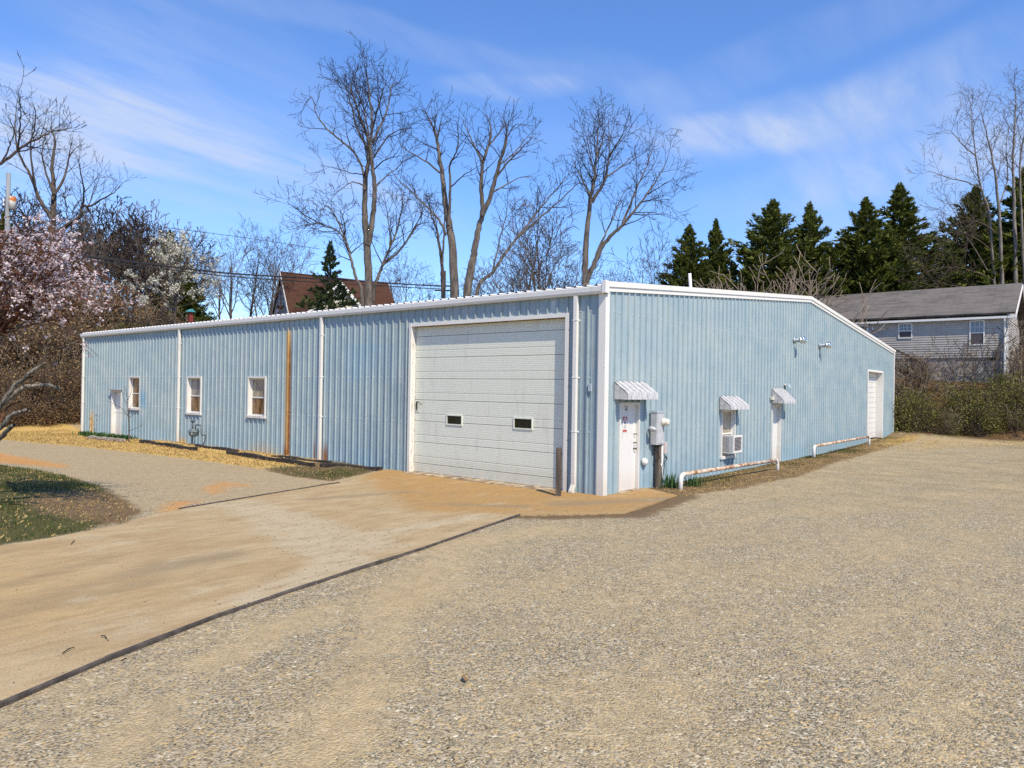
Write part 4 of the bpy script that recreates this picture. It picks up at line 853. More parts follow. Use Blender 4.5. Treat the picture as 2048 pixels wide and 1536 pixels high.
while z < 7.5:
    z2 = min(z+.15, 7.5); q = [gl(38.81, -4.7, z), gl(38.84, -4.7, z2), gl(38.84, 13, z2), gl(38.81, 13, z)]; mb.quad(*q[::-1]); mb.quad(gl(38.81, -4.7, z), gl(38.85, -4.7, z), gl(38.85, 13, z), gl(38.81, 13, z))
    mb.quad(gl(38.85, -4.72, z), gl(47.8, -4.72, z), gl(47.8, -4.70, z2), gl(38.85, -4.70, z2)); z = z2
sd = mb.build('siding', M_SIDING, GH); prop(sd, kind='stuff')
gbox('wall', 38.86, 47.8, -4.69, 13, 4.9, 7.55, M_SIDING)
mb = MB(); mb.poly([gl(38.85, -4.70, 7.5), gl(47.8, -4.70, 7.5), gl(43.33, -4.70, 9.75)]); mb.build('gable_wall', M_SIDING, GH)
# block foundation, course by course
for r in range(8):
    zb = 4.96-.2*(r+1); mb = MB(); y = -4.68+(.2 if r % 2 else 0)
    while y < 4: a = gl(38.89, y, zb); mb.box(a[0], a[0]+.1, a[1], a[1]+.39, a[2], a[2]+.19); y += .4
    o = mb.build('block_course', M_BLOCK, GH); prop(o, kind='stuff')
gbox('foundation', 38.92, 47.7, -4.66, 12.9, 3.0, 4.9, M_BLOCK)
uvquad('roof', gl(38.62, -5.15, 7.60), gl(38.62, 13.5, 7.60), gl(43.33, 13.5, 9.95), gl(43.33, -5.15, 9.95), M_SHG, GH).data.flip_normals()
uvquad('roof', gl(48.3, 13.5, 7.48), gl(48.3, -5.15, 7.48), gl(43.33, -5.15, 9.95), gl(43.33, 13.5, 9.95), M_SHG, GH).data.flip_normals()
gbox('ridge_cap', 43.2, 43.46, -5.16, 13.5, 9.93, 10.0, M_SHG)
for s in (1, -1):
    x0 = 38.62 if s > 0 else 48.3; mb = MB(); mb.prism([(0, -.02, -.20), (0, -.02, .02), (0, .03, .02), (0, .03, -.20)], gl(x0, -5.18, 7.60 if s > 0 else 7.48), gl(43.33, -5.18, 9.95)); mb.build('rake_board', M_GUTTER, GH)
gbox('gutter', 38.50, 38.615, -5.2, 13.4, 7.33, 7.47, M_GUTTER, bevel=.02)
gbox('soffit', 38.62, 38.85, -5.1, 13.4, 7.335, 7.35, M_GUTTER)
gbox('corner_board', 38.79, 38.90, -4.78, -4.66, 4.95, 7.34, M_GUTTER)
gd = MB(); gd.tube([gl(38.56, -4.6, 7.34), gl(38.58, -4.6, 7.2), gl(38.74, -4.6, 6.95), gl(38.74, -4.6, 3.5)], .06, 8); gd.build('downspout', M_GUTTER, GH)
M_HGLASS = dirty_glass('house_glass', (0.10, 0.14, 0.19), (0.22, 0.27, 0.33), .03); M_SCREEN = simple('insect_screen', (0.085, 0.075, 0.078), .7, .1, 5)
def gwin(y0, y1, z0, z1):
    mb = MB()
    for q in ((y0-.07, y0, z0-.07, z1+.07), (y1, y1+.07, z0-.07, z1+.07), (y0, y1, z1, z1+.07), (y0, y1, z0-.07, z0)): a, b = gl(38.77, q[0], q[2]), gl(38.86, q[1], q[3]); mb.box(a[0], b[0], a[1], b[1], a[2], b[2])
    zm = (z0+z1)/2; a, b = gl(38.79, y0, zm-.03), gl(38.85, y1, zm+.03); mb.box(a[0], b[0], a[1], b[1], a[2], b[2]); w = mb.build('window', M_TRIM, GH)
    gbox('pane', 38.815, 38.83, y0, y1, zm+.03, z1, M_HGLASS, w); gbox('insect_screen', 38.81, 38.83, y0, y1, z0, zm-.03, M_SCREEN, w)
    mb = MB()
    for t in (1/3, 2/3): yy = y0+(y1-y0)*t; a = gl(38.806, yy-.01, zm+.03); mb.box(a[0], a[0]+.006, a[1], a[1]+.02, a[2], a[2]+z1-zm-.03)
    a, b = gl(38.806, y0, (zm+z1)/2), gl(38.812, y1, (zm+z1)/2+.02); mb.box(a[0], b[0], a[1], b[1], a[2], b[2]); mb.build('glazing_bars', M_TRIM, w)
gwin(.52, 1.22, 6.36, 7.22); gwin(-3.49, -2.82, 5.80, 7.23)
mb = MB()
for q in ((3.12, 3.24, 5.0, 7.33), (4.2, 4.32, 5.0, 7.33), (3.24, 4.2, 7.2, 7.33)): a, b = gl(38.75, q[0], q[2]), gl(38.86, q[1], q[3]); mb.box(a[0], b[0], a[1], b[1], a[2], b[2])
dr = mb.build('door_frame', M_TRIM, GH); gbox('door', 38.8, 38.83, 3.24, 4.2, 5.0, 7.2, M_PANE_DARK, dr)
gbox('porch_lamp', 38.72, 38.84, 2.78, 2.9, 6.95, 7.12, M_PVC, bevel=.02); gbox('crawl_vent', 38.80, 38.90, -4.1, -3.72, 4.80, 4.94, M_BLACK)
# stair and deck
M_DECK = simple('brown_deck_timber', (0.10, 0.075, 0.05), .85, .25, 5, bump=.3)
ST = E('timber_stair', (37.4, 2.0, 3.6)); prop(ST, 'dark timber stair and handrail climbing to the grey house door', 'stair')
def sl_(x, y, z): return Vector((x-37.4, y-2.0, z-3.6))
def sbar(name, a, b, r=.045): return MB().tube([sl_(*a), sl_(*b)], r, 4).build(name, M_DECK, ST)
for x in (36.85, 37.75):
    sbar('handrail', (x, 2.3, 6.12), (x, -.5, 4.55)); sbar('stringer', (x, 2.3, 4.92), (x, -.5, 3.4), .09)
    for i in range(11): y = 2.2-.26*i; zz = 6.12+(y-2.3)*.56; sbar('baluster', (x, y, zz-1.12), (x, y, zz), .022)
    sbar('newel_post', (x, 2.35, 3.2), (x, 2.35, 6.2), .06); sbar('newel_post', (x, -.5, 3.0), (x, -.5, 4.6), .06)
for i in range(8): y = 2.1-.33*i; MB().box(-.53, .33, y-2.0-.14, y-2.0+.14, 1.22-.185*i, 1.26-.185*i).build('tread', M_DECK, ST)
MB().box(-.6, 1.35, .4, 2.6, 1.30, 1.36).build('deck', M_DECK, ST)
sbar('handrail', (36.85, 2.35, 6.15), (36.85, 4.5, 6.15)); 
for i in range(8): sbar('baluster', (36.85, 2.6+.26*i, 4.95), (36.85, 2.6+.26*i, 6.15), .022)

# ------------------------------------------------------------------ brown roofed house
A_ = PX(565, 543, 64); B_ = GX(776, 566, A_.z); rd = (B_-A_); rd.z = 0; rl = rd.length; rd.normalize(); pd = Vector((-rd.y, rd.x, 0))     # ridge direction, towards the back
BH = E('brown_house', (A_.x, A_.y, 5.0), math.atan2(rd.y, rd.x)); prop(BH, 'white sided cottage with a steep red brown roof behind the warehouse', 'house')
zr = A_.z-5.0; SLP = 1.55; hw = (zr-2.0)/SLP
M_WSID = simple('white_lap_siding', (0.50, 0.51, 0.54), .55, .05, 2); M_CSID = simple('cream_lap_siding', (0.52, 0.48, 0.38), .55, .05, 2)
ov = .22
f_ = uvquad('roof', (-ov, -hw-.4, 2.0-.4*SLP), (rl+.4, -hw-.4, 2.0-.4*SLP), (rl, 0, zr), (-ov, 0, zr), M_SHB, BH, .14)
f_ = uvquad('roof', (rl+.4, hw+.4, 2.0-.4*SLP), (-ov, hw+.4, 2.0-.4*SLP), (-ov, 0, zr), (rl, 0, zr), M_SHB, BH, .14)
mb = MB(); z = 0.0
while z < zr-.2:
    h0 = min(hw, (zr-.2-z)/SLP); h1 = min(hw, max(0, (zr-.2-z-.13)/SLP)); mb.quad((-.02, -h0, z), (-.02, h0, z), (0.0, h1, z+.13), (0.0, -h1, z+.13)); z += .13
prop(mb.build('siding', M_WSID, BH), kind='stuff')
mb = MB(); mb.box(.05, rl, -hw, hw, -.6, 2.1); mb.build('wall', M_WSID, BH)
mb = MB(); mb.poly([(.02, -hw, 2.0), (.02, hw, 2.0), (.02, 0, zr-.2)]); mb.build('gable_wall', M_WSID, BH)
for s in (1, -1):
    mb = MB(); mb.prism([(-ov-.04, 0, .0), (-ov-.04, 0, -.42), (-ov+.02, 0, -.42), (-ov+.02, 0, .0)], (0, s*(hw+.4), 2.0-.4*SLP), (0, 0, zr)); mb.build('rake_board', M_GUTTER, BH)
mb = MB(); mb.poly([(-.03, -.62, zr-1.35), (-.03, .62, zr-1.35), (-.03, 0, zr-.38)]); mb.build('gable_panel', simple('brown_gable_board', (.22, .12, .05), .8, .15, 6), BH)
mb = MB(); 
for q in ((-.42, -.36, zr-3.0, zr-1.5), (.36, .42, zr-3.0, zr-1.5), (-.36, .36, zr-1.56, zr-1.5), (-.36, .36, zr-3.0, zr-2.94), (-.36, .36, zr-2.28, zr-2.22), (-.02, .02, zr-2.94, zr-1.56)): mb.box(-.08, -.03, q[0], q[1], q[2], q[3])
bw = mb.build('window', M_PVC, BH); mb = MB(); mb.box(-.055, -.035, -.36, .36, zr-2.94, zr-1.56); mb.build('pane', dirty_glass('cottage_glass', (.05, .06, .08), (.12, .14, .18), .05), bw)
mb = MB(); mb.box(-.32, -.09, -.55, .55, zr-3.28, zr-3.05); mb.build('window_box', simple('brown_planter', (.05, .03, .02), .8, .2, 7), bw)
# front cross gable with white rakes
inv = BH.matrix_basis.inverted()
def bl(x, y, D): return inv @ PX(x, y, D)
ap = bl(677, 561, 59.5); lo_z = ap.z-3.2; hw2 = 3.2/1.05
wing = []
for s in (1, -1):
    q = [(ap.x+s*(hw2+.3), ap.y-.35, lo_z-.3), (ap.x+s*(hw2+.3), 0.5, lo_z-.3), (ap.x, 0.5, ap.z), (ap.x, ap.y-.35, ap.z)]
    f_ = uvquad('roof', *(q if s > 0 else [q[1], q[0], q[3], q[2]]), M_SHB, BH, .14)
    mb = MB(); mb.prism([(0, -.42, 0.02), (0, -.42, -.34), (0, -.36, -.34), (0, -.36, 0.02)], (ap.x+s*(hw2+.3), ap.y, lo_z-.3), (ap.x, ap.y, ap.z)); mb.build('rake_board', M_GUTTER, BH)
mb = MB(); mb.poly([(ap.x-hw2, ap.y, -.5), (ap.x+hw2, ap.y, -.5), (ap.x+hw2, ap.y, lo_z), (ap.x, ap.y, ap.z-.15), (ap.x-hw2, ap.y, lo_z)]); mb.build('gable_wall', M_CSID, BH)

# ------------------------------------------------------------------ poles, wires, bird house
M_POLE = simple('weathered_pole', (0.22, 0.235, 0.25), .9, .15, 4, bump=.3, streak=True); M_POLE2 = simple('dark_pole', (0.035, 0.025, 0.021), .9, .2, 4, streak=True)
def upole(x, ytop, D, r, mat, label):
    T = PX(x, ytop, D); g = zt1(T.x, T.y); root = E('utility_pole', (T.x, T.y, g)); prop(root, label, 'utility pole'); MB().tube([(0, 0, -.3), (0, 0, (T.z-g)*.5), (0, 0, T.z-g)], [r*1.2, r*1.08, r*.85], 10).build('pole', mat, root, True); return root, T
UP, UT = upole(17, 346, 46, .15, M_POLE, 'pale utility pole with rusty transformer at the left edge of the picture')
k_ = NT('rusty_transformer_paint'); kp = k_.pos(); M_TRF = k_.done(k_.mix(k_.ramp(k_.noise(kp, 2.6, 3), .46, .56), (.62, .60, .55), (.42, .13, .02)), .6)
tz = (PX(25, 406, 46).z-UP.location.z); rv = (CR.x*.30, CR.y*.30)
MB()._lathe([(-.40, .05), (-.39, .21), (.34, .215), (.39, .18), (.44, .04)], Vector((rv[0], rv[1], tz)), Vector((0, 0, 1)), 14, 0).build('transformer', M_TRF, UP, True)
for dz in (.5, .75): MB()._lathe([(0, .02), (.03, .06), (.06, .03), (.09, .06), (.12, .03), (.2, .02)], Vector((-rv[0]*.9, -rv[1]*.9, tz+dz-.7)), Vector((0, 0, 1)), 10, 0).build('insulator', M_PVC, UP, True)
UP2, UT2 = upole(889, 542, 56, .14, M_POLE2, 'dark utility pole with short crossarms rising behind the warehouse roof among the big trees')
for yy in (572, 581):
    zc = PX(891, yy, 56).z-UP2.location.z; MB().tube([(-CR.x*.75, -CR.y*.75, zc), (CR.x*.6, CR.y*.6, zc)], .06, 6).build('crossarm', M_POLE2, UP2)
def wire(pts, r, label):
    P = [PX(*p) for p in pts]; out = []
    for i in range(len(P)-1):
        for k in range(8):
            t = k/8; p0 = P[max(i-1, 0)]; p1, p2 = P[i], P[i+1]; p3 = P[min(i+2, len(P)-1)]
            out.append(.5*((2*p1)+(p2-p0)*t+(2*p0-5*p1+4*p2-p3)*t*t+(3*p1-p0-3*p2+p3)*t**3))
    out.append(P[-1]); o = MB().tube(out, r, 5).build('power_line', M_CABLE, None, True); prop(o, label, 'power line', 'overhead lines behind the warehouse')
wire([(-60, 488, 30), (120, 507, 34), (300, 528, 39), (440, 545, 43), (560, 553, 46), (700, 561, 50), (840, 570, 54), (891, 572, 56)], .05, 'thickest overhead cable sagging behind the roof towards the dark pole')
wire([(-60, 496, 30), (120, 515, 34), (300, 535, 39), (440, 551, 43), (560, 560, 46), (700, 568, 50), (840, 576, 54), (891, 578, 56)], .032, 'thin overhead cable just below the thickest one')
wire([(17, 395, 46), (120, 421, 46), (250, 443, 47), (340, 456, 48), (480, 474, 51), (640, 498, 55)], .018, 'thin pale wire running high from the rusty transformer')
bp = PX(381, 640, 46); BD = E('bird_house', (bp.x, bp.y, zt1(bp.x, bp.y))); prop(BD, 'red bird house with a teal roof on a pole behind the warehouse roof', 'bird house'); zb_ = PX(381, 628, 46).z-BD.location.z
MB().tube([(0, 0, 0), (0, 0, zb_-.3)], .04, 6).build('pole', M_POLE2, BD)
MB().box(-.11, .11, -.11, .11, zb_-.5, zb_+.12).build('box', simple('red_paint', (.22, .03, .02), .6, .1, 6), BD)
mb = MB(); mb.prism([(-.24, 0, 0), (.24, 0, 0), (0, 0, .2)], (0, -.24, zb_+.121), (0, .24, zb_+.121)); mb.build('roof', simple('teal_paint', (.07, .29, .30), .6, .1, 6), BD)

# ------------------------------------------------------------------ vegetation: growth helpers
def bark(name, a, b, sc=5):
    k = NT(name); p = k.obj(); n = k.noise(k.scale(p, (1, 1, .25)), sc, 4, .65); n2 = k.noise(p, .8, 3)
    return k.done(k.mix(k.ramp(n2, .45, .7, 0, .4), k.mix(k.ramp(n, .3, .7), a, b), tuple(x*.8 for x in b)), .95, k.bump(n, .5, .02), 0, .1)
M_BARK = bark('grey_brown_bark', (0.05, 0.043, 0.036), (0.155, 0.132, 0.108)); M_BARKD = bark('dark_bark', (0.04, 0.033, 0.028), (0.125, 0.10, 0.08)); M_BARKP = bark('pale_bark', (0.11, 0.095, 0.08), (0.27, 0.24, 0.205))
M_TWIG = simple('dark_twigs', (0.038, 0.029, 0.027), .95, .25, 3, spec=.1); M_TWIGG = simple('grey_brown_twigs', (0.135, 0.105, 0.082), .95, .25, 3, spec=.1); M_TWIGR = simple('red_brown_twigs', (0.15, 0.07, 0.042), .95, .25, 3, spec=.1); M_TWIGP = simple('pale_twigs', (0.25, 0.20, 0.15), .95, .2, 3, spec=.1)
def leafmat(name, cols, trans=.25, rough=.75, sc=1.2, vary=.4):
    k = NT(name); r = k.island(); n = k.noise(k.obj(), sc, 2)
    c = cols[0]
    for i, q in enumerate(cols[1:]):
        t = (i+1)/len(cols); c = k.mix(k.ramp(k.math('ADD', k.math('MULTIPLY', r, .65), k.math('MULTIPLY', n, .35)), t-.08, t+.08), c, q)
    c = k.mix(k.math('MULTIPLY', k.oran(), vary), c, k.mix(1.0, c, (.6, .56, .55), 'MULTIPLY'))
    m = k.done(c, rough, None, 0, .25)
    tr = k.n('ShaderNodeBsdfTranslucent'); k.put(c, tr.inputs[0]); mx = k.n('ShaderNodeMixShader'); mx.inputs[0].default_value = trans
    k.l(k.b.outputs[0], mx.inputs[1]); k.l(tr.outputs[0], mx.inputs[2]); k.l(mx.outputs[0], k.t.nodes['Material Output'].inputs[0]); return m
M_CEDAR = leafmat('cedar_foliage', [(0.035, 0.05, 0.010), (0.10, 0.125, 0.022), (0.20, 0.225, 0.045)], .3); M_SPRUCE = leafmat('spruce_foliage', [(0.03, 0.05, 0.018), (0.06, 0.085, 0.026), (0.11, 0.135, 0.042)], .15)
M_PRIVET = leafmat('olive_privet_leaves', [(0.07, 0.08, 0.018), (0.135, 0.14, 0.03), (0.20, 0.195, 0.05), (0.26, 0.21, 0.085)], .25); M_BROWNLEAF = leafmat('dead_brown_leaves', [(0.12, 0.07, 0.035), (0.23, 0.14, 0.065), (0.36, 0.235, 0.11), (0.46, 0.34, 0.19)], .3)
M_PINK = leafmat('pink_blossom', [(0.60, 0.45, 0.47), (0.74, 0.63, 0.64), (0.87, 0.83, 0.82)], .4, vary=0); M_WHITEB = leafmat('cream_white_blossom', [(0.36, 0.34, 0.23), (0.58, 0.56, 0.45), (0.75, 0.73, 0.63)], .35, vary=0)
M_GRASS = leafmat('grass_blades', [(0.03, 0.05, 0.01), (0.065, 0.10, 0.02), (0.11, 0.14, 0.035), (0.22, 0.19, 0.07)], .3); M_STRAW = leafmat('straw_blades', [(0.28, 0.19, 0.07), (0.52, 0.36, 0.13), (0.68, 0.50, 0.21)], .3); M_BULB = leafmat('bulb_leaves', [(0.03, 0.075, 0.022), (0.06, 0.13, 0.035), (0.10, 0.18, 0.06)], .3)

UPV = Vector((0, 0, 1))
def rvec(r): 
    while True:
        v = Vector((r.uniform(-1, 1), r.uniform(-1, 1), r.uniform(-1, 1)))
        if .05 < v.length < 1: return v.normalized()
def catmull(P, n=4):
    out = []
    for i in range(len(P)-1):
        p0 = P[max(i-1, 0)]; p1, p2 = P[i], P[i+1]; p3 = P[min(i+2, len(P)-1)]
        for k in range(n):
            t = k/n; out.append(.5*((2*p1)+(p2-p0)*t+(2*p0-5*p1+4*p2-p3)*t*t+(3*p1-p0-3*p2+p3)*t**3))
    return out+[P[-1]]
class Grow:
    def __init__(s, seed, thick=.05, rmin=.010): s.r = random.Random(seed); s.T = MB(); s.C = MB(); s.thick = thick; s.rmin = rmin; s.tips = []
    def put(s, pts, rad):
        rm = rad[0]; mb = s.T if rm > s.thick else s.C; mb.tube(pts, [max(s.rmin, x) for x in rad], 8 if rm > .12 else 6 if rm > .06 else 4 if rm > .025 else 3, cap=False)
    def limb(s, pts, r0, r1, lvl, cfg, t0=.15, dens=None, wob=.0):
        """a given polyline with branches along it"""
        P = catmull(pts, 5)
        if wob:
            for i in range(1, len(P)-1): P[i] = P[i]+rvec(s.r)*wob
        n = len(P); rad = [r0+(r1-r0)*(i/(n-1))**.85 for i in range(n)]; s.put(P, rad); s.kids(P, rad, lvl, cfg, t0, dens)
    def kids(s, P, rad, lvl, cfg, t0=.2, dens=None):
        if lvl > cfg['levels']: return
        L = sum((P[i+1]-P[i]).length for i in range(len(P)-1)); n = L*(dens if dens else cfg['dens'][lvl-1]); n = int(n)+(s.r.random() < n-int(n)); az = s.r.uniform(0, 6.28)
        for k in range(n):
            t = t0+(1-t0)*(k+s.r.random())/max(1, n); f = t*(len(P)-1); i = min(int(f), len(P)-2); p = P[i].lerp(P[i+1], f-i); d = (P[i+1]-P[i]).normalized(); az += 2.4+s.r.uniform(-.5, .5)
            u = d.orthogonal().normalized(); v = d.cross(u); a = rad_(s.r.uniform(*cfg['ang'])); w = (d*math.cos(a)+(u*math.cos(az)+v*math.sin(az))*math.sin(a)).normalized()
            base = cfg['len'][lvl-1]*s.r.uniform(.55, 1.25)*(1-.45*t)
            r = min(rad[i]*.62, cfg['rad'][lvl-1]*(base/cfg['len'][lvl-1]))
            s.branch(p, w, base, max(r, s.rmin), lvl, cfg)
    def branch(s, p, d, L, r, lvl, cfg):
        n = 3 if lvl >= 3 else max(3, int(L/cfg.get('seg', .45))); st = L/n; P = [p]; up = cfg['up'][min(lvl, len(cfg['up']))-1]
        for i in range(n): d = (d+rvec(s.r)*cfg['wob']+UPV*up).normalized(); p = p+d*st; P.append(p)
        R_ = [r*(1-.8*i/n) for i in range(n+1)]; s.put(P, R_)
        if lvl >= cfg['levels']: s.tips.append((P[-1], d)); s.tips.append((P[len(P)//2], d))
        s.kids(P, R_, lvl+1, cfg)
def rad_(a): return a*math.pi/180
CFG = dict(levels=3, dens=(1.4, 2.1, 3.0), len=(2.5, 1.25, .58), rad=(.045, .018, .010), ang=(28, 58), up=(.10, .06, .03), wob=.16, seg=.45)
def finish(name, g, base, tm, cm, label, cat='tree', group=None):
    root = E(name, base); prop(root, label, cat, group)
    off = Vector(base)
    for mb, nm, mt in ((g.T, 'trunk', tm), (g.C, 'crown', cm)):
        if mb.f:
            mb.v = [(x-off.x, y-off.y, z-off.z) for x, y, z in mb.v]; mb.build(nm, mt, root, True)
    return root
def hero(label, D, limbs, seed, cfg=CFG, tm=M_BARK, cm=M_TWIG, name='bare_tree', rmin=.010):
    """limbs: (pixel polyline, start radius, end radius, depth drift, first branch at, branch density); the first one runs down to the ground"""
    g = Grow(seed, .05, rmin); base = None
    for i, (pts, r0, r1, drift, t0, dens) in enumerate(limbs):
        n = len(pts); P = [PX(x, y, D+drift*(k/max(1, n-1))**1.2) for k, (x, y) in enumerate(pts)]
        if i == 0:
            b = P[0].copy(); b.z = zt1(b.x, b.y)-.2; base = Vector((b.x, b.y, b.z+.2)); P = [b]+P
        g.limb(P, r0*(.95 if i == 0 else .92), r1, 1, cfg, t0, dens, .03)
    return finish(name, g, base, tm, cm, label)

ORD = 'leftmost,second,third,fourth,fifth,sixth,seventh,eighth,ninth,tenth,eleventh,twelfth,thirteenth,fourteenth,fifteenth,sixteenth,seventeenth,eighteenth,nineteenth,twentieth,twenty first,twenty second,twenty third,twenty fourth,twenty fifth,twenty sixth,twenty seventh,twenty eighth,twenty ninth,thirtieth'.split(',')
def ordinal(group):
    """look-alikes of a group are told apart by their order from left to right in the photo"""
    os_ = [o for o in bpy.data.objects if o.get('group') == group]
    def px(o): d = Vector(o.location)-CAM; return d.dot(CR)/max(.1, d.dot(CF))
    os_.sort(key=px)
    for i, o in enumerate(os_):
        w = 'rightmost' if i == len(os_)-1 and i > 0 else ORD[i]; o['label'] = w+(' ' if i in (0, len(os_)-1) else ' from the left, ')+o['label']
# ------------------------------------------------------------------ the tall bare trees behind the warehouse
hero('tallest bare tree with twin stems, left of centre behind the roof', 44, [
    ([(737, 610), (735, 502), (730, 440), (729, 420), (731, 357), (737, 320), (736, 280), (722, 240), (708, 200), (700, 170)], .30, .03, 1.0, .55, 1.5),
    ([(735, 490), (741, 465), (747, 420), (749, 370), (745, 332), (741, 295), (744, 245), (741, 207), (733, 150), (730, 132)], .22, .02, -1.5, .4, 1.7),
    ([(729, 380), (726, 340), (707, 302), (680, 280), (647, 250), (632, 225), (624, 195), (606, 215)], .10, .015, 2.5, .25, 1.2),
    ([(737, 300), (716, 262), (705, 220), (694, 180), (684, 163)], .09, .015, -2.5, .25, 1.9),
    ([(744, 285), (765, 245), (777, 207), (785, 170), (800, 165)], .09, .015, 2.0, .25, 1.9),
    ([(748, 315), (772, 277), (797, 260), (822, 257)], .07, .012, -2.0, .3, 1.3),
    ([(744, 260), (757, 215), (765, 185), (772, 160)], .07, .012, -3.0, .2, 2.0),
    ([(738, 270), (728, 220), (715, 180), (712, 145)], .07, .012, 2.5, .2, 2.0),
    ([(752, 372), (775, 350), (800, 330), (812, 300)], .06, .012, 2.5, .3, 1.4),
    ([(727, 370), (705, 364), (680, 380), (660, 402)], .06, .01, -2.0, .3, 1.6),
    ([(729, 350), (700, 345), (665, 335), (640, 330)], .05, .01, 3.0, .3, 1.4), ([(746, 340), (770, 320), (790, 310), (806, 285)], .05, .01, -3.0, .3, 1.6)], 11)
hero('slender bare tree arching left beside the tallest one', 43, [
    ([(726, 612), (712, 555), (702, 520), (697, 495), (678, 465), (647, 450), (620, 448), (592, 455)], .13, .012, 1.5, .35, 1.6),
    ([(700, 505), (684, 462), (670, 430), (655, 412), (640, 425)], .07, .012, -1.5, .3, 1.6), ([(648, 450), (612, 432), (590, 415), (574, 405)], .05, .01, 2, .2, 1.6), ([(690, 478), (688, 440), (678, 415)], .05, .01, -2, .2, 1.6)], 12)
hero('many stemmed bare tree leaning right between the twin stem tree and the forked one', 46, [
    ([(745, 610), (758, 550), (774, 508), (795, 457), (803, 420), (806, 390)], .15, .014, 1.0, .35, 1.6),
    ([(765, 530), (800, 500), (830, 457), (842, 440), (838, 405)], .10, .012, -1.5, .3, 1.7), ([(780, 495), (778, 450), (772, 410), (765, 385)], .06, .01, 2, .2, 1.6), ([(815, 478), (842, 430), (848, 400), (845, 390)], .05, .01, 2.2, .2, 1.6)], 13)
hero('tall bare tree with paired upright stems and a long limb reaching left', 43, [
    ([(908, 600), (905, 502), (898, 445), (891, 407), (886, 357), (878, 307), (872, 270), (862, 245), (850, 222)], .33, .02, 1.0, .55, 1.0),
    ([(897, 450), (900, 400), (900, 350), (899, 332), (910, 310), (917, 280), (914, 255)], .12, .015, -1.5, .45, 1.2),
    ([(893, 470), (878, 440), (860, 420), (822, 382), (797, 360), (778, 336)], .10, .012, -2.5, .35, .7),
    ([(879, 345), (848, 320), (812, 300), (797, 285)], .08, .012, 2.0, .3, 1.2), ([(901, 375), (925, 352), (948, 338), (962, 330)], .05, .01, 2.5, .3, .9),
    ([(874, 280), (880, 250), (884, 225)], .06, .01, -2, .2, 1.6), ([(868, 260), (872, 235), (876, 218)], .05, .01, 2, .2, 1.8), ([(876, 300), (845, 285), (822, 270)], .045, .01, -2.5, .3, 1.2)], 14, dict(CFG, dens=(1.1, 1.6, 2.0), len=(1.9, 1.0, .45)))
hero('dark narrow bare tree close against the paired upright stems', 47, [
    ([(886, 600), (884, 540), (880, 500), (872, 455), (862, 430), (858, 410)], .17, .03, .5, .5, 1.0), ([(884, 530), (888, 470), (889, 430), (890, 410)], .10, .02, 1, .4, 1.0)], 15, dict(CFG, len=(1.8, .9, .5)), M_BARKD)
hero('forked bare tree whose crown fans out widely to the right', 41, [
    ([(934, 600), (944, 530), (949, 502), (957, 457), (965, 425), (962, 370), (966, 325), (980, 282), (981, 250), (972, 228)], .29, .02, 1.0, .55, .9),
    ([(964, 430), (980, 395), (997, 332), (1010, 295), (1013, 262), (1005, 232)], .18, .015, -2.0, .3, 1.2), ([(985, 385), (1000, 377), (1035, 357), (1070, 352)], .08, .01, 2.0, .25, 1.2),
    ([(990, 360), (1020, 320), (1050, 290), (1068, 272)], .08, .01, -3.0, .2, 1.3), ([(965, 325), (950, 295), (935, 262), (922, 235)], .08, .01, 2.0, .2, 1.3), ([(999, 330), (1030, 305), (1055, 275), (1082, 282)], .06, .01, 2.5, .2, 1.3),
    ([(978, 290), (1000, 262), (1008, 240)], .06, .01, 3, .2, 1.5), ([(1002, 318), (1012, 280), (1030, 250), (1050, 252)], .06, .01, -2, .2, 1.4), ([(968, 318), (945, 290), (930, 285)], .05, .01, -2.5, .2, 1.3)], 16, dict(CFG, dens=(1.1, 1.6, 2.0), len=(1.9, 1.0, .45)))
hero('bare tree with two long limbs leaning far right, in front of the bushy pair', 45, [
    ([(952, 600), (985, 545), (1015, 500), (1050, 455), (1090, 405), (1120, 370), (1142, 342)], .15, .012, 1.5, .5, .7), ([(1030, 480), (1075, 440), (1110, 410), (1150, 372), (1162, 365)], .09, .012, -2, .4, .8), ([(985, 545), (1000, 480), (1012, 430), (1015, 390)], .07, .01, -1, .4, 1.4)], 17)
hero('tall bare tree with a straight stem and a bright limb sweeping right', 42, [
    ([(1172, 600), (1171, 560), (1171, 500), (1176, 450), (1180, 400), (1187, 370), (1191, 337), (1194, 287), (1197, 228)], .29, .015, 1.0, .5, 1.5),
    ([(1183, 405), (1200, 378), (1210, 360), (1216, 325), (1219, 285), (1216, 236)], .13, .012, -1.5, .3, 1.7), ([(1173, 562), (1190, 525), (1205, 492), (1224, 470), (1245, 450), (1270, 420), (1295, 387), (1322, 345), (1338, 308)], .19, .012, -2.0, .4, 1.3),
    ([(1245, 450), (1262, 405), (1275, 372), (1298, 320), (1312, 276)], .10, .012, 1.5, .2, 1.4), ([(1180, 390), (1165, 360), (1150, 330), (1141, 306)], .07, .01, 2, .2, 1.4), ([(1189, 520), (1205, 480), (1225, 440), (1240, 400), (1255, 372)], .09, .01, 2.5, .3, 1.3),
    ([(1212, 355), (1240, 335), (1262, 315), (1272, 310)], .06, .01, 2.5, .2, 1.6), ([(1190, 350), (1178, 300), (1172, 265)], .06, .01, -2.5, .2, 1.8), ([(1216, 320), (1236, 285), (1252, 262)], .06, .01, -2.5, .2, 1.8), ([(1192, 320), (1206, 275), (1210, 240)], .06, .01, 2.5, .2, 1.8),
    ([(1280, 405), (1310, 400), (1335, 405)], .05, .01, -2, .2, 1.8), ([(1290, 392), (1322, 372), (1350, 355)], .05, .01, 2, .2, 1.8), ([(1265, 425), (1300, 425), (1330, 432)], .05, .01, 2, .2, 1.6)], 18)
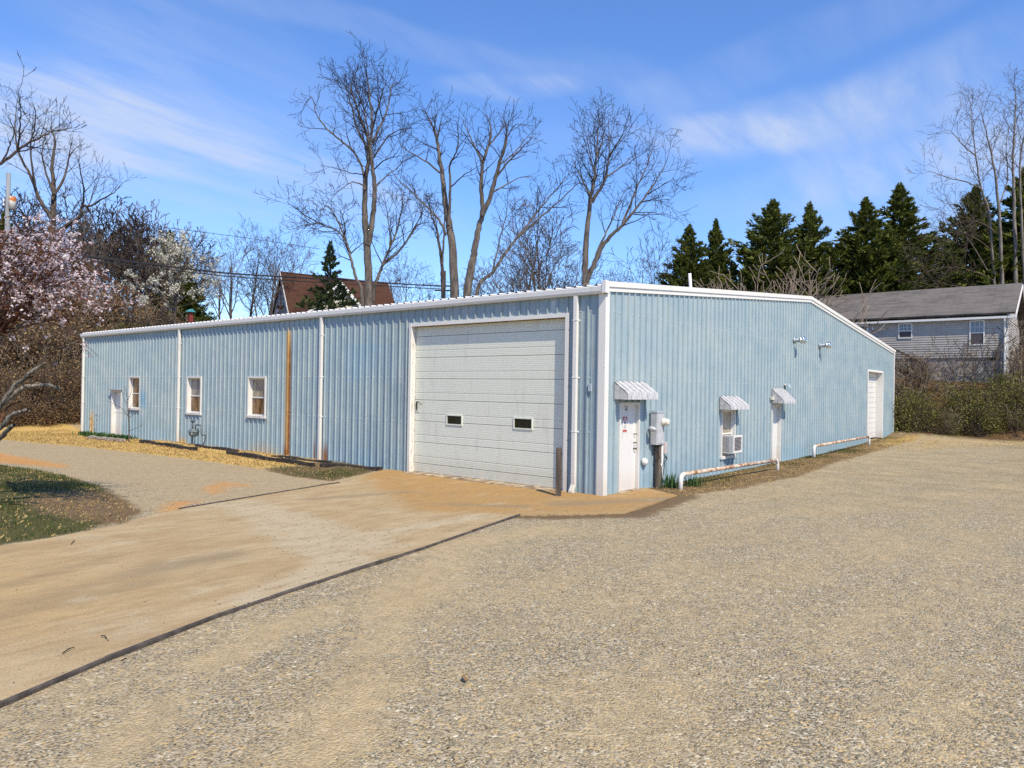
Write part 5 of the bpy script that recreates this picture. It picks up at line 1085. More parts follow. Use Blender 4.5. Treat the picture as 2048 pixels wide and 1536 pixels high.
# pale multi-stemmed tree at the right edge
hero('pale many stemmed bare tree rising behind the grey house at the right edge', 57, [
    ([(1990, 600), (1986, 532), (1977, 425), (1962, 375), (1951, 310), (1943, 237), (1941, 205)], .17, .012, 1.0, .45, 1.0), ([(2004, 600), (2003, 532), (1996, 400), (1986, 325), (1972, 262), (1958, 212)], .19, .012, -1.5, .45, 1.0), ([(2034, 600), (2031, 532), (2028, 400), (2026, 312), (2031, 225), (2031, 172)], .21, .012, 1.0, .4, 1.2),
    ([(2050, 600), (2045, 480), (2040, 330), (2052, 250), (2060, 180)], .15, .012, -1.5, .4, 1.3), ([(1963, 378), (1935, 365), (1900, 356), (1868, 345), (1843, 339)], .07, .01, 2, .25, 1.1), ([(1950, 310), (1925, 290), (1905, 265), (1893, 260)], .06, .01, -2, .2, 1.2), ([(1998, 410), (2015, 360), (2012, 300), (2018, 250)], .07, .01, 2, .3, 1.2),
    ([(1978, 545), (1935, 475), (1910, 425), (1890, 400)], .06, .01, -4, .2, 1.1), ([(1985, 560), (1940, 540), (1890, 535), (1850, 545)], .05, .01, -4, .2, 1.6), ([(1983, 500), (1940, 470), (1900, 465), (1865, 480)], .05, .01, -4, .2, 1.7), ([(1990, 580), (1930, 575), (1870, 560), (1830, 520)], .05, .01, -5, .2, 1.5), ([(2000, 470), (1970, 450), (1935, 440), (1910, 450)], .05, .01, -4, .2, 1.5)], 19, dict(CFG, len=(3.0, 1.4, .7)), M_BARKP, M_TWIGG)
# big tree at the left edge
hero('large bare oak behind the rusty transformer at the left edge', 58, [
    ([(105, 620), (104, 490), (106, 430), (108, 380), (104, 330), (110, 280), (100, 255)], .45, .03, 1.0, .45, 1.1), ([(108, 470), (135, 450), (160, 432), (165, 412), (182, 412), (205, 398), (228, 385), (245, 366)], .20, .015, -2, .25, 1.2), ([(106, 440), (80, 400), (60, 350), (35, 300), (30, 250), (36, 190)], .2, .015, 2, .35, 1.2),
    ([(104, 400), (130, 350), (140, 310), (160, 290)], .14, .015, 3, .3, 1.4), ([(166, 412), (168, 380), (160, 340), (158, 310)], .09, .012, -3, .2, 1.4), ([(100, 500), (70, 470), (50, 430), (20, 400)], .16, .015, -3, .3, 1.4), ([(70, 370), (62, 310), (64, 260), (68, 215)], .1, .012, -2, .3, 1.2), ([(108, 390), (90, 340), (85, 300), (95, 250)], .12, .012, 3, .3, 1.4), ([(140, 448), (170, 425), (190, 380), (200, 350)], .08, .012, 3, .3, 1.4)], 20, dict(CFG, len=(2.8, 1.5, .7), dens=(1.0, 1.6, 2.2)), M_BARKD)
hero('bare limb of a nearer oak reaching in from the left edge', 30, [([(-160, 560), (-120, 420), (-60, 350), (0, 327), (40, 297), (70, 280), (100, 265), (130, 258), (144, 255)], .12, .01, 1.0, .5, .8), ([(5, 322), (20, 290), (28, 260), (18, 235)], .05, .01, 2, .2, 1.4), ([(35, 300), (40, 250), (40, 210), (36, 178)], .05, .01, -1.5, .2, 1.4), ([(60, 285), (72, 240), (66, 205)], .045, .01, 1.5, .2, 1.4)], 21, dict(CFG, len=(1.6, .9, .4), dens=(1.1, 1.6, 2.2)), M_BARKD)

# ------------------------------------------------------------------ woods: a few bare trees with parts, copied
def gen_bare(seed, H, spread, cfg, r0, rmin):
    g = Grow(seed, .05, rmin); r = g.r; P = [Vector((0, 0, 0))]; d = UPV
    n = 7; 
    for i in range(n): d = (d+rvec(r)*.12+UPV*.1).normalized(); P.append(P[-1]+d*H*.75/n)
    P = catmull(P, 3); m = len(P); rad = [r0*(1-.9*(i/(m-1))**.9) for i in range(m)]; g.put(P, rad)
    for k in range(11):
        t = .28+.7*k/11; i = min(int(t*(m-1)), m-2); az = k*2.4+r.random(); a = rad_(r.uniform(30, 55)); L = H*spread*(1.1-.55*t)*r.uniform(.8, 1.2)
        d = Vector((math.cos(az)*math.sin(a), math.sin(az)*math.sin(a), math.cos(a))); g.branch(P[i], d, L, rad[i]*.5, 1, cfg)
    return g
WCFG = dict(levels=4, dens=(0, 1.5, 2.0, 2.0), len=(0, 2.3, 1.25, .6), rad=(0, .045, .024, .016), ang=(25, 55), up=(.12, .1, .06, .03), wob=.17, seg=.6)
WOOD = []
for sd_, H, sp in ((31, 13, .42), (32, 14.5, .36), (33, 12, .46), (34, 11, .40), (35, 12, .40), (36, 13, .36)):
    g = gen_bare(sd_, H, sp, WCFG if sd_ < 35 else dict(WCFG, dens=(0, 1.5, 2.1, 2.6), rad=(0, .03, .015, .009)), .17, .026 if sd_ < 35 else .011); WOOD.append((g.T.mesh('trunk', M_BARKD, True), g.C.mesh('crown', M_TWIGG if sd_ % 2 else M_TWIG, True), H))
def copy_tree(kind, x, y, sc, rz, label, group, name='bare_tree'):
    root = E(name, (x, y, zt1(x, y)-.1), rz); root.scale = (sc, sc, sc*rnd.uniform(.92, 1.08)); prop(root, label, 'tree', group)
    for nm, me in (('trunk', WOOD[kind][0]), ('crown', WOOD[kind][1])): O(nm, me, root)
def at_top(px, ytop, D, kind, label, group):
    T = PX(px, ytop, D); g = zt1(T.x, T.y); copy_tree(kind, T.x, T.y, max(.3, (T.z-g)/WOOD[kind][2]/.93), rnd.uniform(0, 6.28), label, group)
for i, (px, yt, D) in enumerate([(165, 415, 78), (190, 400, 86), (215, 398, 92), (232, 412, 80), (255, 418, 95), (272, 425, 84), (290, 418, 90), (305, 432, 79), (325, 430, 96), (342, 438, 85), (180, 450, 70), (245, 455, 72), (300, 462, 71), (20, 390, 75), (55, 400, 82), (85, 420, 74), (130, 420, 90), (150, 440, 72), (372, 462, 88), (395, 490, 92), (362, 500, 74), (-20, 380, 70), (210, 480, 66), (275, 490, 66), (335, 500, 67), (120, 500, 64), (60, 480, 64)]):
    at_top(px, yt, D, i % 4, 'bare tree of the left hillside wood', 'bare trees of the left hillside wood')
for i, (px, yt, D) in enumerate([(470, 452, 66), (505, 462, 72), (535, 448, 62), (565, 470, 70), (590, 455, 66), (520, 500, 60), (445, 500, 74)]):
    at_top(px, yt, D, 4+i % 2, 'bare bushy tree left of the brown roofed cottage', 'bare trees left of the cottage')
for i, (px, yt, D) in enumerate([(800, 505, 78), (822, 515, 72), (778, 520, 80), (855, 540, 75), (1040, 395, 50), (1108, 372, 54), (1085, 430, 60), (1000, 470, 66), (1140, 440, 58), (1060, 480, 70), (970, 510, 72), (1225, 525, 68), (1255, 540, 72), (1290, 468, 52), (1320, 480, 62), (1130, 510, 66), (1200, 540, 60), (930, 540, 70)]):
    at_top(px, yt, D, 4+i % 2, 'smaller bushy bare tree between the tall ones', 'small bare trees above the roof')

# ------------------------------------------------------------------ evergreens
def evergreen(seed, H, Rm, nb, mat, pw=.8, droop=-.1, leaf=(.34, .15), per=26, cone=1.0):
    rg = np.random.default_rng(seed); pts = []; dr = []; tw = MB(); tw.tube([(0, 0, -.3), (0, 0, H*.5), (0, 0, H*.97)], [H*.018, H*.011, .02], 8)
    for k in range(nb):
        t = ((k+rg.random())/nb)**1.15; z = H*(.03+.95*t); az = k*2.39996+rg.uniform(-.3, .3); R0 = Rm*(1-t)**pw*rg.uniform(.5, 1.4)+.05
        el = .3+.7*t*t+rg.uniform(-.25, .35)+droop; d = np.array([math.cos(az)*math.cos(el), math.sin(az)*math.cos(el), math.sin(el)])
        n = int(per*(0.35+R0/Rm)); s = rg.uniform(.18, 1.0, n)**.8
        base = np.array([0, 0, z]); P = base+d*(s*R0)[:, None]; side = np.cross(d, [0, 0, 1]); side /= np.linalg.norm(side)+1e-9
        wd = (1-s*.85)*R0*.30; P = P+side*(rg.uniform(-1, 1, n)*wd)[:, None]+np.array([0, 0, 1])*(rg.normal(0, .09, n)*R0*.7)[:, None]
        pts.append(P); dr.append(np.tile(d*.9+np.array([0, 0, .25]), (n, 1))+side*(rg.uniform(-.5, .5, n))[:, None])
        if R0 > .5: tw.tube([tuple(base), tuple(base+d*R0*.8)], [.03, .008], 3, cap=False)
    for _ in range(3):
        n = 60; zz = H*rg.uniform(.86, 1.0, n); rr = (H*1.02-zz)*.16; az = rg.uniform(0, 6.28, n); pts.append(np.stack([np.cos(az)*rr, np.sin(az)*rr, zz], -1)); dr.append(np.stack([np.cos(az)*.3, np.sin(az)*.3, np.full(n, 1.6)], -1))
    P = np.concatenate(pts); Dd = np.concatenate(dr); n = len(P)
    P = np.concatenate([P, P]); Dd = np.concatenate([Dd, Dd]); sz = .45+.55*np.clip((H-P[:, 2])/(H*.35), 0, 1); V = leaf_quads(P, sz*leaf[0]*rg.uniform(.6, 1.3, len(P)), sz*leaf[1]*rg.uniform(.7, 1.3, len(P)), rg, Dd, .75, .12)
    return tw.mesh('trunk', M_BARKD, True), quads_mesh('crown', V, mat)
CED = [evergreen(41, 14, 3.9, 250, M_CEDAR, .80, leaf=(.44, .14), per=56), evergreen(42, 14, 3.6, 240, M_CEDAR, .88, leaf=(.44, .14), per=56), evergreen(43, 14, 4.2, 260, M_CEDAR, .76, leaf=(.44, .14), per=56), evergreen(47, 14, 3.8, 235, M_CEDAR, .82, leaf=(.44, .14), per=56)]
def ever(kind, px, yt, D, label, wide=1.0, group=None, name='cedar_tree', src=None, h0=14):
    T = PX(px, yt, D); g = zt1(T.x, T.y); s = (T.z-g)/h0; wide *= 1.5; root = E(name, (T.x, T.y, g), rnd.uniform(0, 6.28)); root.scale = (s*wide, s*wide*rnd.uniform(.85, 1.1), s); root.rotation_euler = (rnd.uniform(-.03, .03), rnd.uniform(-.03, .03), root.rotation_euler[2]); prop(root, label, 'tree', group)
    for nm, me in zip(('trunk', 'crown'), src or CED[kind]): O(nm, me, root)
gname = 'row of dark cedars behind the grey house'
for i, (px, yt, D, w, lb) in enumerate([(1378, 453, 60, .9, 'leftmost and shortest dark green cedar of the row'), (1438, 440, 62, .95, 'second dark green cedar from the left of the row'), (1536, 403, 60, 1.0, 'dark green cedar third from the left, behind the bare shrub'), (1632, 404, 59, .95, 'dark green cedar fourth from the left of the row'), (1728, 396, 58, 1.0, 'dark green cedar above the middle of the grey roof, fifth from the left'), (1815, 366, 60, 1.05, 'tallest looking cedar of the row, sixth from the left, beside the pale bare tree'), (1938, 372, 62, .95, 'cedar seen through the pale bare tree stems'), (2045, 335, 60, 1.0, 'rightmost cedar, cut by the picture edge')]):
    ever(i % 4, px, yt, D, lb, w*(1, .9, 1.05, .95, 1.08, 1, .92, 1)[i], gname)
SPR = evergreen(44, 8, 2.3, 135, M_SPRUCE, 1.0, -.25, leaf=(.26, .09), per=34)
ever(0, 666, 487, 50, 'small green spruce in front of the brown roofed cottage', .78, None, 'spruce_tree', SPR, 8)
for px, yt, D in ((345, 462, 84), (8, 425, 60), (378, 540, 74)): ever(0, px, yt, D, 'dark pine among the bare hillside trees', .8, 'pines among the hillside trees', 'pine_tree', CED[0])

# ------------------------------------------------------------------ shrubs and brush
def shrub(seed, H, Rr, stems, cfg, leaves=0, lsize=(.09, .05), lmat=None, tm=M_TWIGG, low=0.0, rmin=.009, r0=.03):
    g = Grow(seed, 9, rmin); r = g.r
    for k in range(stems):
        az = r.uniform(0, 6.28); a = rad_(r.uniform(4, 34)); rr = Rr*.25*r.random(); p = Vector((math.cos(az)*rr, math.sin(az)*rr, -.1)); d = Vector((math.cos(az)*math.sin(a), math.sin(az)*math.sin(a), math.cos(a))); g.branch(p, d, H*r.uniform(.65, 1.05), r0, 1, cfg)
    out = [('stems', g.C.mesh('stems', tm, True))]
    if leaves:
        rg = np.random.default_rng(seed); tips = np.array([tuple(t[0]) for t in g.tips]); tips = tips[tips[:, 2] > low*H*0]; idx = rg.integers(0, len(tips), leaves); P = tips[idx]+rg.normal(0, .16, (leaves, 3)); lowm = rg.random(leaves) < .45; P[lowm, 2] *= rg.uniform(.1, .8, lowm.sum()); P = P[P[:, 2] > .02]
        out.append(('foliage', quads_mesh('foliage', leaf_quads(P, lsize[0]*rg.uniform(.6, 1.4, len(P)), lsize[1]*rg.uniform(.7, 1.3, len(P)), rg), lmat)))
    return out
SC = dict(levels=3, dens=(0, 2.2, 3.0), len=(0, 1.0, .5), rad=(0, .014, .009), ang=(22, 60), up=(.03, .05, .03), wob=.2, seg=.35)
def plant(parts, x, y, sc, label, name, group=None, cat='shrub', rz=None, dz=0, tilt=None):
    root = E(name, (x, y, zt1(x, y)-.04+dz), rnd.uniform(0, 6.28) if rz is None else rz); root.scale = sc if hasattr(sc, '__len__') else (sc,)*3; prop(root, label, cat, group)
    for nm, me in parts: O(nm, me, root)
    return root
SB = shrub(51, 4.6, 2.0, 46, dict(SC, dens=(0, 1.7, 2.6), len=(0, 1.5, .7)), tm=M_TWIGP, rmin=.014)
q = PX(1530, 580, 50); plant(SB, q.x, q.y, (1.9, 1.9, 2.1), 'domed grey bare shrub in front of the third cedar', 'bare_shrub')
PV = [shrub(52+i, 2.6, 1.6, 22, dict(SC, dens=(0, 2.6, 3.2)), 5200, (.11, .055), M_PRIVET) for i in range(3)]
BR = [shrub(56+i, 3.2, 1.8, 26, dict(SC, dens=(0, 2.2, 3.0)), 1700, (.13, .065), M_BROWNLEAF, M_TWIGG) for i in range(3)]
BS = [shrub(60+i, 3.6, 1.2, 9, dict(SC, dens=(0, 2.0, 2.2), len=(0, 1.1, .5)), tm=M_TWIGG if i else M_TWIGP, rmin=.012) for i in range(2)]
for i, (px, py, D, s) in enumerate([(1808, 876, 41.5, 1.0), (1848, 872, 42, .72), (1892, 874, 41, .55), (1938, 876, 41.2, .98), (1978, 876, 40.5, .6), (2018, 878, 41, 1.0), (2062, 878, 40, .8), (1825, 850, 43.5, .55), (1912, 852, 43, .35), (2010, 855, 43, .5)]):
    q = PX(px, py, D); plant(PV[i % 3], q.x, q.y, (s*1.1, s*1.1, s), 'olive green leafy bush on the bank below the grey house', 'leafy_bush', 'olive bushes on the right hand bank')
for i, (px, D, s) in enumerate([(1815, 43, 1.1), (1850, 44, .9), (1890, 44, .7), (1925, 44, 1.1), (1955, 45, .7), (1992, 44, 1.25), (2040, 43.5, 1.1), (1835, 40.8, .55), (1905, 40.2, .5), (1960, 40, .6), (2035, 39.8, .5)]):
    q = PX(px, 840, D); plant(BS[i % 2], q.x, q.y, s, 'leggy bare shrub sticking out of the olive bushes', 'bare_shrub', 'leggy bare shrubs on the right hand bank')
for i, (px, D, s) in enumerate([(1805, 44, .7), (1830, 45.5, .7), (1880, 40.6, .3), (1945, 40.3, .25), (2030, 40, .3), (2048, 46, .8)]):
    q = PX(px, 860, D); plant(BR[i % 3], q.x, q.y, (s*1.2, s*1.2, s), 'brown leaved brush among the olive bushes', 'brown_brush', 'brown brush on the right hand bank')
for i, (px, D, s) in enumerate([(-20, 41, 1.15), (15, 42, 1.1), (50, 42.5, 1.15), (85, 43, 1.2), (115, 44, 1.15), (142, 45, 1.15), (160, 46.5, 1.1), (0, 45, 1.35), (40, 46.5, 1.4), (80, 47, 1.4), (120, 48.5, 1.4), (150, 50, 1.4), (180, 52, 1.5), (215, 52, 1.3), (255, 52, 1.25), (300, 52, 1.2), (345, 52, 1.15), (400, 53, 1.1), (440, 54, 1.1), (480, 55, 1.0), (20, 52, 1.6), (70, 53, 1.6), (120, 54, 1.6), (-10, 40, .55), (22, 40.2, .5), (55, 40.6, .6), (88, 41.2, .55), (118, 42, .6), (146, 43, .65), (100, 43.5, .9), (30, 43, .9), (65, 42.4, .8), (-15, 36.6, .55), (12, 37, .6), (40, 37.2, .5), (66, 37.6, .62), (92, 38.2, .55), (116, 38.8, .6), (140, 39.6, .55), (158, 40.6, .6), (0, 38.6, .8), (30, 38.8, .85), (58, 39.2, .8), (84, 39.8, .85), (110, 40.4, .85), (134, 41.3, .9), (156, 42.5, .9)]):
    q = PX(px, 850, D); plant(BR[i % 3], q.x, q.y, (s*1.15, s*1.15, s), 'tangled brown leaved brush, %s of the left bank' % ('foot' if D < 39 else 'lower slope' if D < 42 else 'middle' if D < 48 else 'top'), 'brown_brush', 'brown brush on the left hand bank, %s' % ('foot' if D < 39 else 'lower slope' if D < 42 else 'middle' if D < 48 else 'top'))
for i, (px, D, s) in enumerate([(25, 40.5, .9), (70, 41, 1.0), (105, 42, 1.1), (140, 43, 1.0), (90, 46, 1.5), (40, 47, 1.5), (230, 50, 1.3), (290, 49, 1.3), (330, 50, 1.3), (415, 52, 1.2), (470, 52, 1.2)]):
    q = PX(px, 850, D); plant(BS[i % 2], q.x, q.y, s, 'bare twiggy shrub in the left brown brush', 'bare_shrub', 'bare shrubs on the left hand bank')
for i, (px, D, s) in enumerate([(118, 42.5, .75), (62, 44, .8), (225, 48, 1.0), (255, 49, 1.0)]):
    q = PX(px, 850, D); plant(PV[i % 3], q.x, q.y, s, 'olive green bush inside the brown brush on the left', 'leafy_bush', 'olive bushes on the left hand bank')

# ------------------------------------------------------------------ blossom trees
def blossoms(g_pts, n, size, rg, mat, jit=.05, per=3):
    idx = rg.integers(0, len(g_pts), n); P = np.repeat(np.array(g_pts)[idx]+rg.normal(0, jit, (n, 3)), per, 0); return quads_mesh('blossom', leaf_quads(P+rg.normal(0, size*.3, P.shape), size*rg.uniform(.7, 1.3, len(P)), size*.8, rg), mat)
def pear():
    b = PX(352, 700, 47); b.z = zt1(b.x, b.y); g = Grow(71, .05, .012); cfg = dict(levels=3, dens=(2.0, 2.6, 3.2), len=(1.25, .75, .4), rad=(.04, .018, .012), ang=(25, 50), up=(.12, .08, .02), wob=.15, seg=.4)
    for pts, r0, dr in (([(350, 640), (352, 590), (350, 545), (355, 515), (350, 500)], .12, 0), ([(350, 620), (320, 590), (300, 570), (280, 575), (262, 572)], .07, 1.5), ([(352, 610), (385, 580), (405, 555), (412, 530)], .07, -1.5), ([(351, 580), (330, 545), (325, 510), (328, 490)], .06, 1.5), ([(352, 570), (375, 530), (375, 500)], .06, 2), ([(352, 600), (330, 595), (300, 600), (275, 596)], .05, -2), ([(352, 615), (390, 605), (415, 590), (425, 575)], .05, 2), ([(350, 560), (340, 520), (365, 490)], .05, -2)):
        P = [PX(x, y, 47+dr*k/len(pts)) for k, (x, y) in enumerate(pts)]
        if not dr: P = [b]+P
        g.limb(P, r0, .012, 1, cfg, .2)
    root = finish('pear_tree', g, b, M_BARKD, M_TWIGG, 'white blossoming pear tree behind the left end of the warehouse'); rg = np.random.default_rng(5)
    tp = [tuple(t[0]-Vector(b)) for t in g.tips]; O('blossom', blossoms(tp, 1700, .11, rg, M_WHITEB, .09, 3), root)
pear()
def cherry():
    D0 = 13.2; b = GX(-75, 1030); b.z = gz(np.array([b.x]), np.array([b.y]))[0]; g = Grow(72, .03, .004); cfg = dict(levels=1, dens=(1.2,), len=(.5,), rad=(.006,), ang=(20, 50), up=(-.02,), wob=.12, seg=.15); r = g.r
    def lm(pts, r0, r1, dr, d0=0.0, k=cfg, dens=.6): P = [PX(x, y, D0+d0+dr*i/len(pts)) for i, (x, y) in enumerate(pts)]; g.limb(P, r0*.75, r1*.85, 1, k, .3, dens, .008); return P
    T0 = [b-Vector((0, 0, .15)), PX(-68, 960, D0), PX(-60, 905, D0), PX(-52, 870, D0)]; g.limb(T0, .17, .13, 9, cfg)
    lm([(-55, 880), (-30, 840), (0, 812), (20, 795), (40, 779), (62, 772), (92, 770), (110, 773), (123, 780)], .085, .035, .3); lm([(5, 806), (29, 772), (49, 757), (69, 740), (87, 729)], .06, .04, -.3); lm([(49, 757), (62, 754), (76, 754)], .025, .02, -.3)
    lm([(-50, 885), (0, 856), (21, 832), (40, 824), (57, 820)], .06, .045, -.4); lm([(-45, 905), (0, 877), (14, 861), (29, 849)], .06, .045, -.6); lm([(-10, 862), (8, 826), (22, 810), (44, 803)], .03, .018, .4)
    lm([(-60, 870), (-62, 780), (-50, 700), (-20, 680), (0, 674), (20, 664), (43, 650)], .10, .04, .2); lm([(-62, 760), (-40, 700), (-5, 664), (20, 642), (45, 622), (72, 604)], .08, .03, .5); lm([(-60, 820), (-75, 700), (-70, 560), (-40, 470), (0, 440)], .09, .02, -.5)
    # long whippy shoots carrying the flowers
    tw = []; fl = []
    starts = [(-60, 560), (-50, 500), (-40, 620), (-20, 660), (30, 640), (60, 612), (-60, 470), (0, 670), (70, 604), (-30, 560), (40, 625)]
    for k in range(215):
        sx, sy = r.choice(starts); u = r.random()
        if u < .62: ex, ey = r.uniform(-30, 175), r.uniform(455, 640); ey = max(ey, 430+ex*.42)
        elif u < .86: ex, ey = r.uniform(90, 230), r.uniform(545, 690)
        elif u < .95: ex, ey = r.uniform(210, 290), r.uniform(585, 625)
        else: ex, ey = r.uniform(100, 240), r.uniform(640, 770)
        if ex < sx+30: ex = sx+r.uniform(30, 120)
        d1 = r.uniform(-1.4, 1.6); arch = r.uniform(10, 60)*(1 if ey < 640 else 1.4); n = 9; P = []
        for i in range(n+1):
            t = i/n; P.append(PX(sx+(ex-sx)*t+r.uniform(-3, 3), sy+(ey-sy)*t-arch*math.sin(t*math.pi*.85)+(18*t*t if r.random() < .5 else 0)*.3, D0+d1*t+r.uniform(-.02, .02)))
        g.put(P, [.013*(1-.7*i/n) for i in range(n+1)]); m = r.randint(10, 22) if u < .95 else r.randint(3, 8)
        for _ in range(m):
            t = .25+.75*r.random()**.8; f = t*n; i = min(int(f), n-1); fl.append(tuple(P[i].lerp(P[i+1], f-i)-b))
        for _ in range(3):
            i = r.randint(3, n-1); d = (P[i+1]-P[i]).normalized() if i < n else UPV; e = P[i]+(d+rvec(r)*.6).normalized()*r.uniform(.12, .4)+Vector((0, 0, -.05)); g.put([P[i], P[i].lerp(e, .5)+rvec(r)*.01, e], [.005, .004, .003])
            for _ in range(4): fl.append(tuple(P[i].lerp(e, r.random())-b))
    root = finish('cherry_tree', g, b, bark('lichened_cherry_bark', (.05, .042, .034), (.27, .245, .20), 14), M_TWIGR, 'pink blossoming cherry with pruned grey limbs reaching in from the left edge')
    rg = np.random.default_rng(6); O('blossom', blossoms(fl, 1900, .044, rg, M_PINK, .02, 4), root)
cherry()
# bare weeping shoots in front of the wall are part of the cherry; sapling by the small door
def sapling():
    b = GX(258, 884); g = Grow(73, .02, .006); D = (b-CAM).dot(CF); cfg = dict(levels=1, dens=(1.0,), len=(.3,), rad=(.008,), ang=(25, 45), up=(.1,), wob=.1)
    for pts, r0 in (([(258, 884), (258, 850), (256, 820), (254, 795), (250, 772)], .032), ([(258, 834), (245, 818), (232, 810), (217, 803)], .018), ([(258, 836), (272, 824), (280, 818)], .014), ([(256, 812), (247, 795), (243, 778)], .014), ([(258, 832), (245, 826), (226, 826)], .010), ([(259, 862), (275, 855), (286, 849)], .014), ([(255, 800), (262, 785), (264, 770)], .012), ([(257, 825), (262, 812), (270, 800)], .01)):
        g.limb([PX(x, y, D+.3*math.sin(x)) if i else PX(x, y, D) for i, (x, y) in enumerate(pts)], r0, .006, 1, cfg, .4, .8)
    finish('sapling', g, b, M_TWIGG, M_TWIGG, 'thin bare sapling in front of the long wall near the small door')
sapling()
TB = shrub(74, 1.0, .5, 5, dict(SC, dens=(0, 3, 3), len=(0, .4, .2), rad=(0, .008, .006)), 90, (.08, .05), M_TWIG and M_BROWNLEAF, M_TWIG, rmin=.006, r0=.01); q = GX(205, 866); plant(TB, q.x, q.y, 1.1, 'spindly little shrub left of the small door on the long wall', 'small_shrub')
def bulbs(seed, n, R_, h):
    r = random.Random(seed); mb = MB()
    for _ in range(n):
        az = r.uniform(0, 6.28); p = Vector((r.gauss(0, R_), r.gauss(0, R_), -.02)); ln = h*r.uniform(.6, 1.15); le = r.uniform(.1, .5); d = Vector((math.cos(az), math.sin(az), 0)); w = Vector((-d.y, d.x, 0))*.014
        a = p; b = p+UPV*ln*.55+d*ln*.12*le; c = p+UPV*ln*.9+d*ln*le*.6; mb.quad(a-w, a+w, b+w, b-w); mb.quad(b-w, b+w, c+w*.25, c-w*.25)
    return mb.mesh('leaves', M_BULB)
BL = [bulbs(80, 70, .13, .42), bulbs(81, 60, .13, .38)]
for i, (px, py, s, lb) in enumerate([(1340, 975, 1.05, 'fresh green leaf clump by the foot of the near guard rail'), (1322, 968, .6, 'small green leaf tuft under the meter cabinet'), (1386, 972, .8, 'green leaf clump under the near guard rail')]):
    q = GX(px, py); r_ = plant([('leaves', BL[i % 2])], q.x, q.y, s, lb, 'leaf_clump', None, 'plant')
for i in range(16):
    q = GX(168+i*6.0, 871+i*.55+rnd.uniform(-1, 1)); plant([('leaves', BL[i % 2])], q.x+rnd.uniform(-.15, .15), q.y, (1.3, 1.3, rnd.uniform(.55, .8)), 'short green bulb leaves in the bed by the small door', 'leaf_clump', 'bulb leaves in the bed by the small door', 'plant')
M_STONE = simple('bed_stone', (0.30, 0.25, 0.20), .9, .25, 6, bump=.5)
def stone(seed, s):
    bm = bmesh.new(); bmesh.ops.create_icosphere(bm, subdivisions=2, radius=1); r = random.Random(seed); o = Vector((r.random()*9, r.random()*9, 0))
    for v in bm.verts: v.co *= 1+.35*mnoise.noise(v.co*1.3+o); v.co = Vector((v.co.x*s[0], v.co.y*s[1], v.co.z*s[2]))
    me = bpy.data.meshes.new('stone'); bm.to_mesh(me); bm.free(); me.materials.append(M_STONE); return me
STN = [stone(i, (.16, .26, .10)) for i in range(3)]
for i in range(9):
    q = GX(183+i*7.5, 877+i*.75); prop(O('edging_stone', STN[i % 3], None, (q.x, q.y, .03), (0, 0, rnd.uniform(-.4, .4)), rnd.uniform(.8, 1.2)), 'brown flat stone edging the leaf bed by the small door', 'stone', 'stones edging the leaf bed')

# ------------------------------------------------------------------ grass, straw, stones, litter
def blades(n, sampler, h, w, mat, name, label, seed, lean=.5):
    rg = np.random.default_rng(seed); X, Y, K = sampler(rg, n); Z = gz(X, Y); n = len(X); az = rg.uniform(0, 6.28, n); hh = h*rg.uniform(.4, 1.3, n)*K; d = np.stack([np.cos(az), np.sin(az), np.zeros(n)], -1); wv = np.stack([-np.sin(az), np.cos(az), np.zeros(n)], -1)*w*.5
    p = np.stack([X, Y, Z-.01], -1); ln = rg.uniform(.1, lean, n); m = p+np.array([0, 0, 1])*(hh*.6)[:, None]+d*(hh*ln*.35)[:, None]; t = p+np.array([0, 0, 1])*(hh*(1-.25*ln))[:, None]+d*(hh*ln)[:, None]
    V = np.stack([p-wv, p+wv, m+wv*.7, t], 1); prop(O(name, quads_mesh(name, V, mat)), label, 'grass', None, 'stuff')
def samp(poly, bounds, keep):
    def f(rg, n):
        X = rg.uniform(bounds[0], bounds[1], n); Y = rg.uniform(bounds[2], bounds[3], n); d = sdist(poly, X, Y); ok = d < -.02; X, Y = X[ok], Y[ok]; k = keep(X, Y); ok = rg.random(len(X)) < k; return X[ok], Y[ok], np.clip(.5+.5*k[ok], .4, 1)
    return f
def isl_keep(X, Y): g = zones(X, Y)[0]; return np.clip(g*(.35+1.3*np.clip(vnoise(X, Y, .9, 2.0)+.2, 0, 1)), 0, 1)
blades(34000, samp(ISLAND, (-15, -7, 3.4, 17), isl_keep), .10, .014, M_GRASS, 'grass', 'green grass on the island left of the drive', 91)
blades(30000, samp(ISLAND, (-15, -7, 3.4, 17), lambda X, Y: .6*np.clip(zones(X, Y)[7], 0, 1)), .06, .012, M_STRAW, 'dry_grass', 'dry grass and straw on the island left of the drive', 92, 1.4)
blades(30000, samp(VERGE, (-5.5, -.2, 6.4, 33), lambda X, Y: np.where(Y > 10.5, .85, .3)), .075, .02, M_STRAW, 'dry_grass', 'straw coloured dormant grass along the long wall', 93, 1.2)
blades(16000, samp(VERGE, (-4.0, -.2, 6.4, 33), lambda X, Y: np.where(Y < 10.3, .95*np.clip(.4+2*vnoise(X, Y, .8, 6.), 0, 1), .22*np.clip(3*vnoise(X, Y, .4, 4.), 0, 1))), .11, .016, M_GRASS, 'grass', 'green grass tufts along the long wall beside the drive', 94)
blades(16000, samp(WALLGRASS, (1.4, 33, -2.2, .1), lambda X, Y: np.clip(.25+2.2*vnoise(X, Y, .5, 8.), 0, 1)*ss(-1.9, -.5, Y)), .09, .018, M_GRASS, 'grass', 'green grass under the guard rails along the gable wall', 95)
blades(16000, samp(WALLGRASS, (1.4, 33, -2.2, .1), lambda X, Y: .7*np.ones(len(X))), .05, .018, M_STRAW, 'dry_grass', 'dry grass along the gable wall', 96, 1.6)
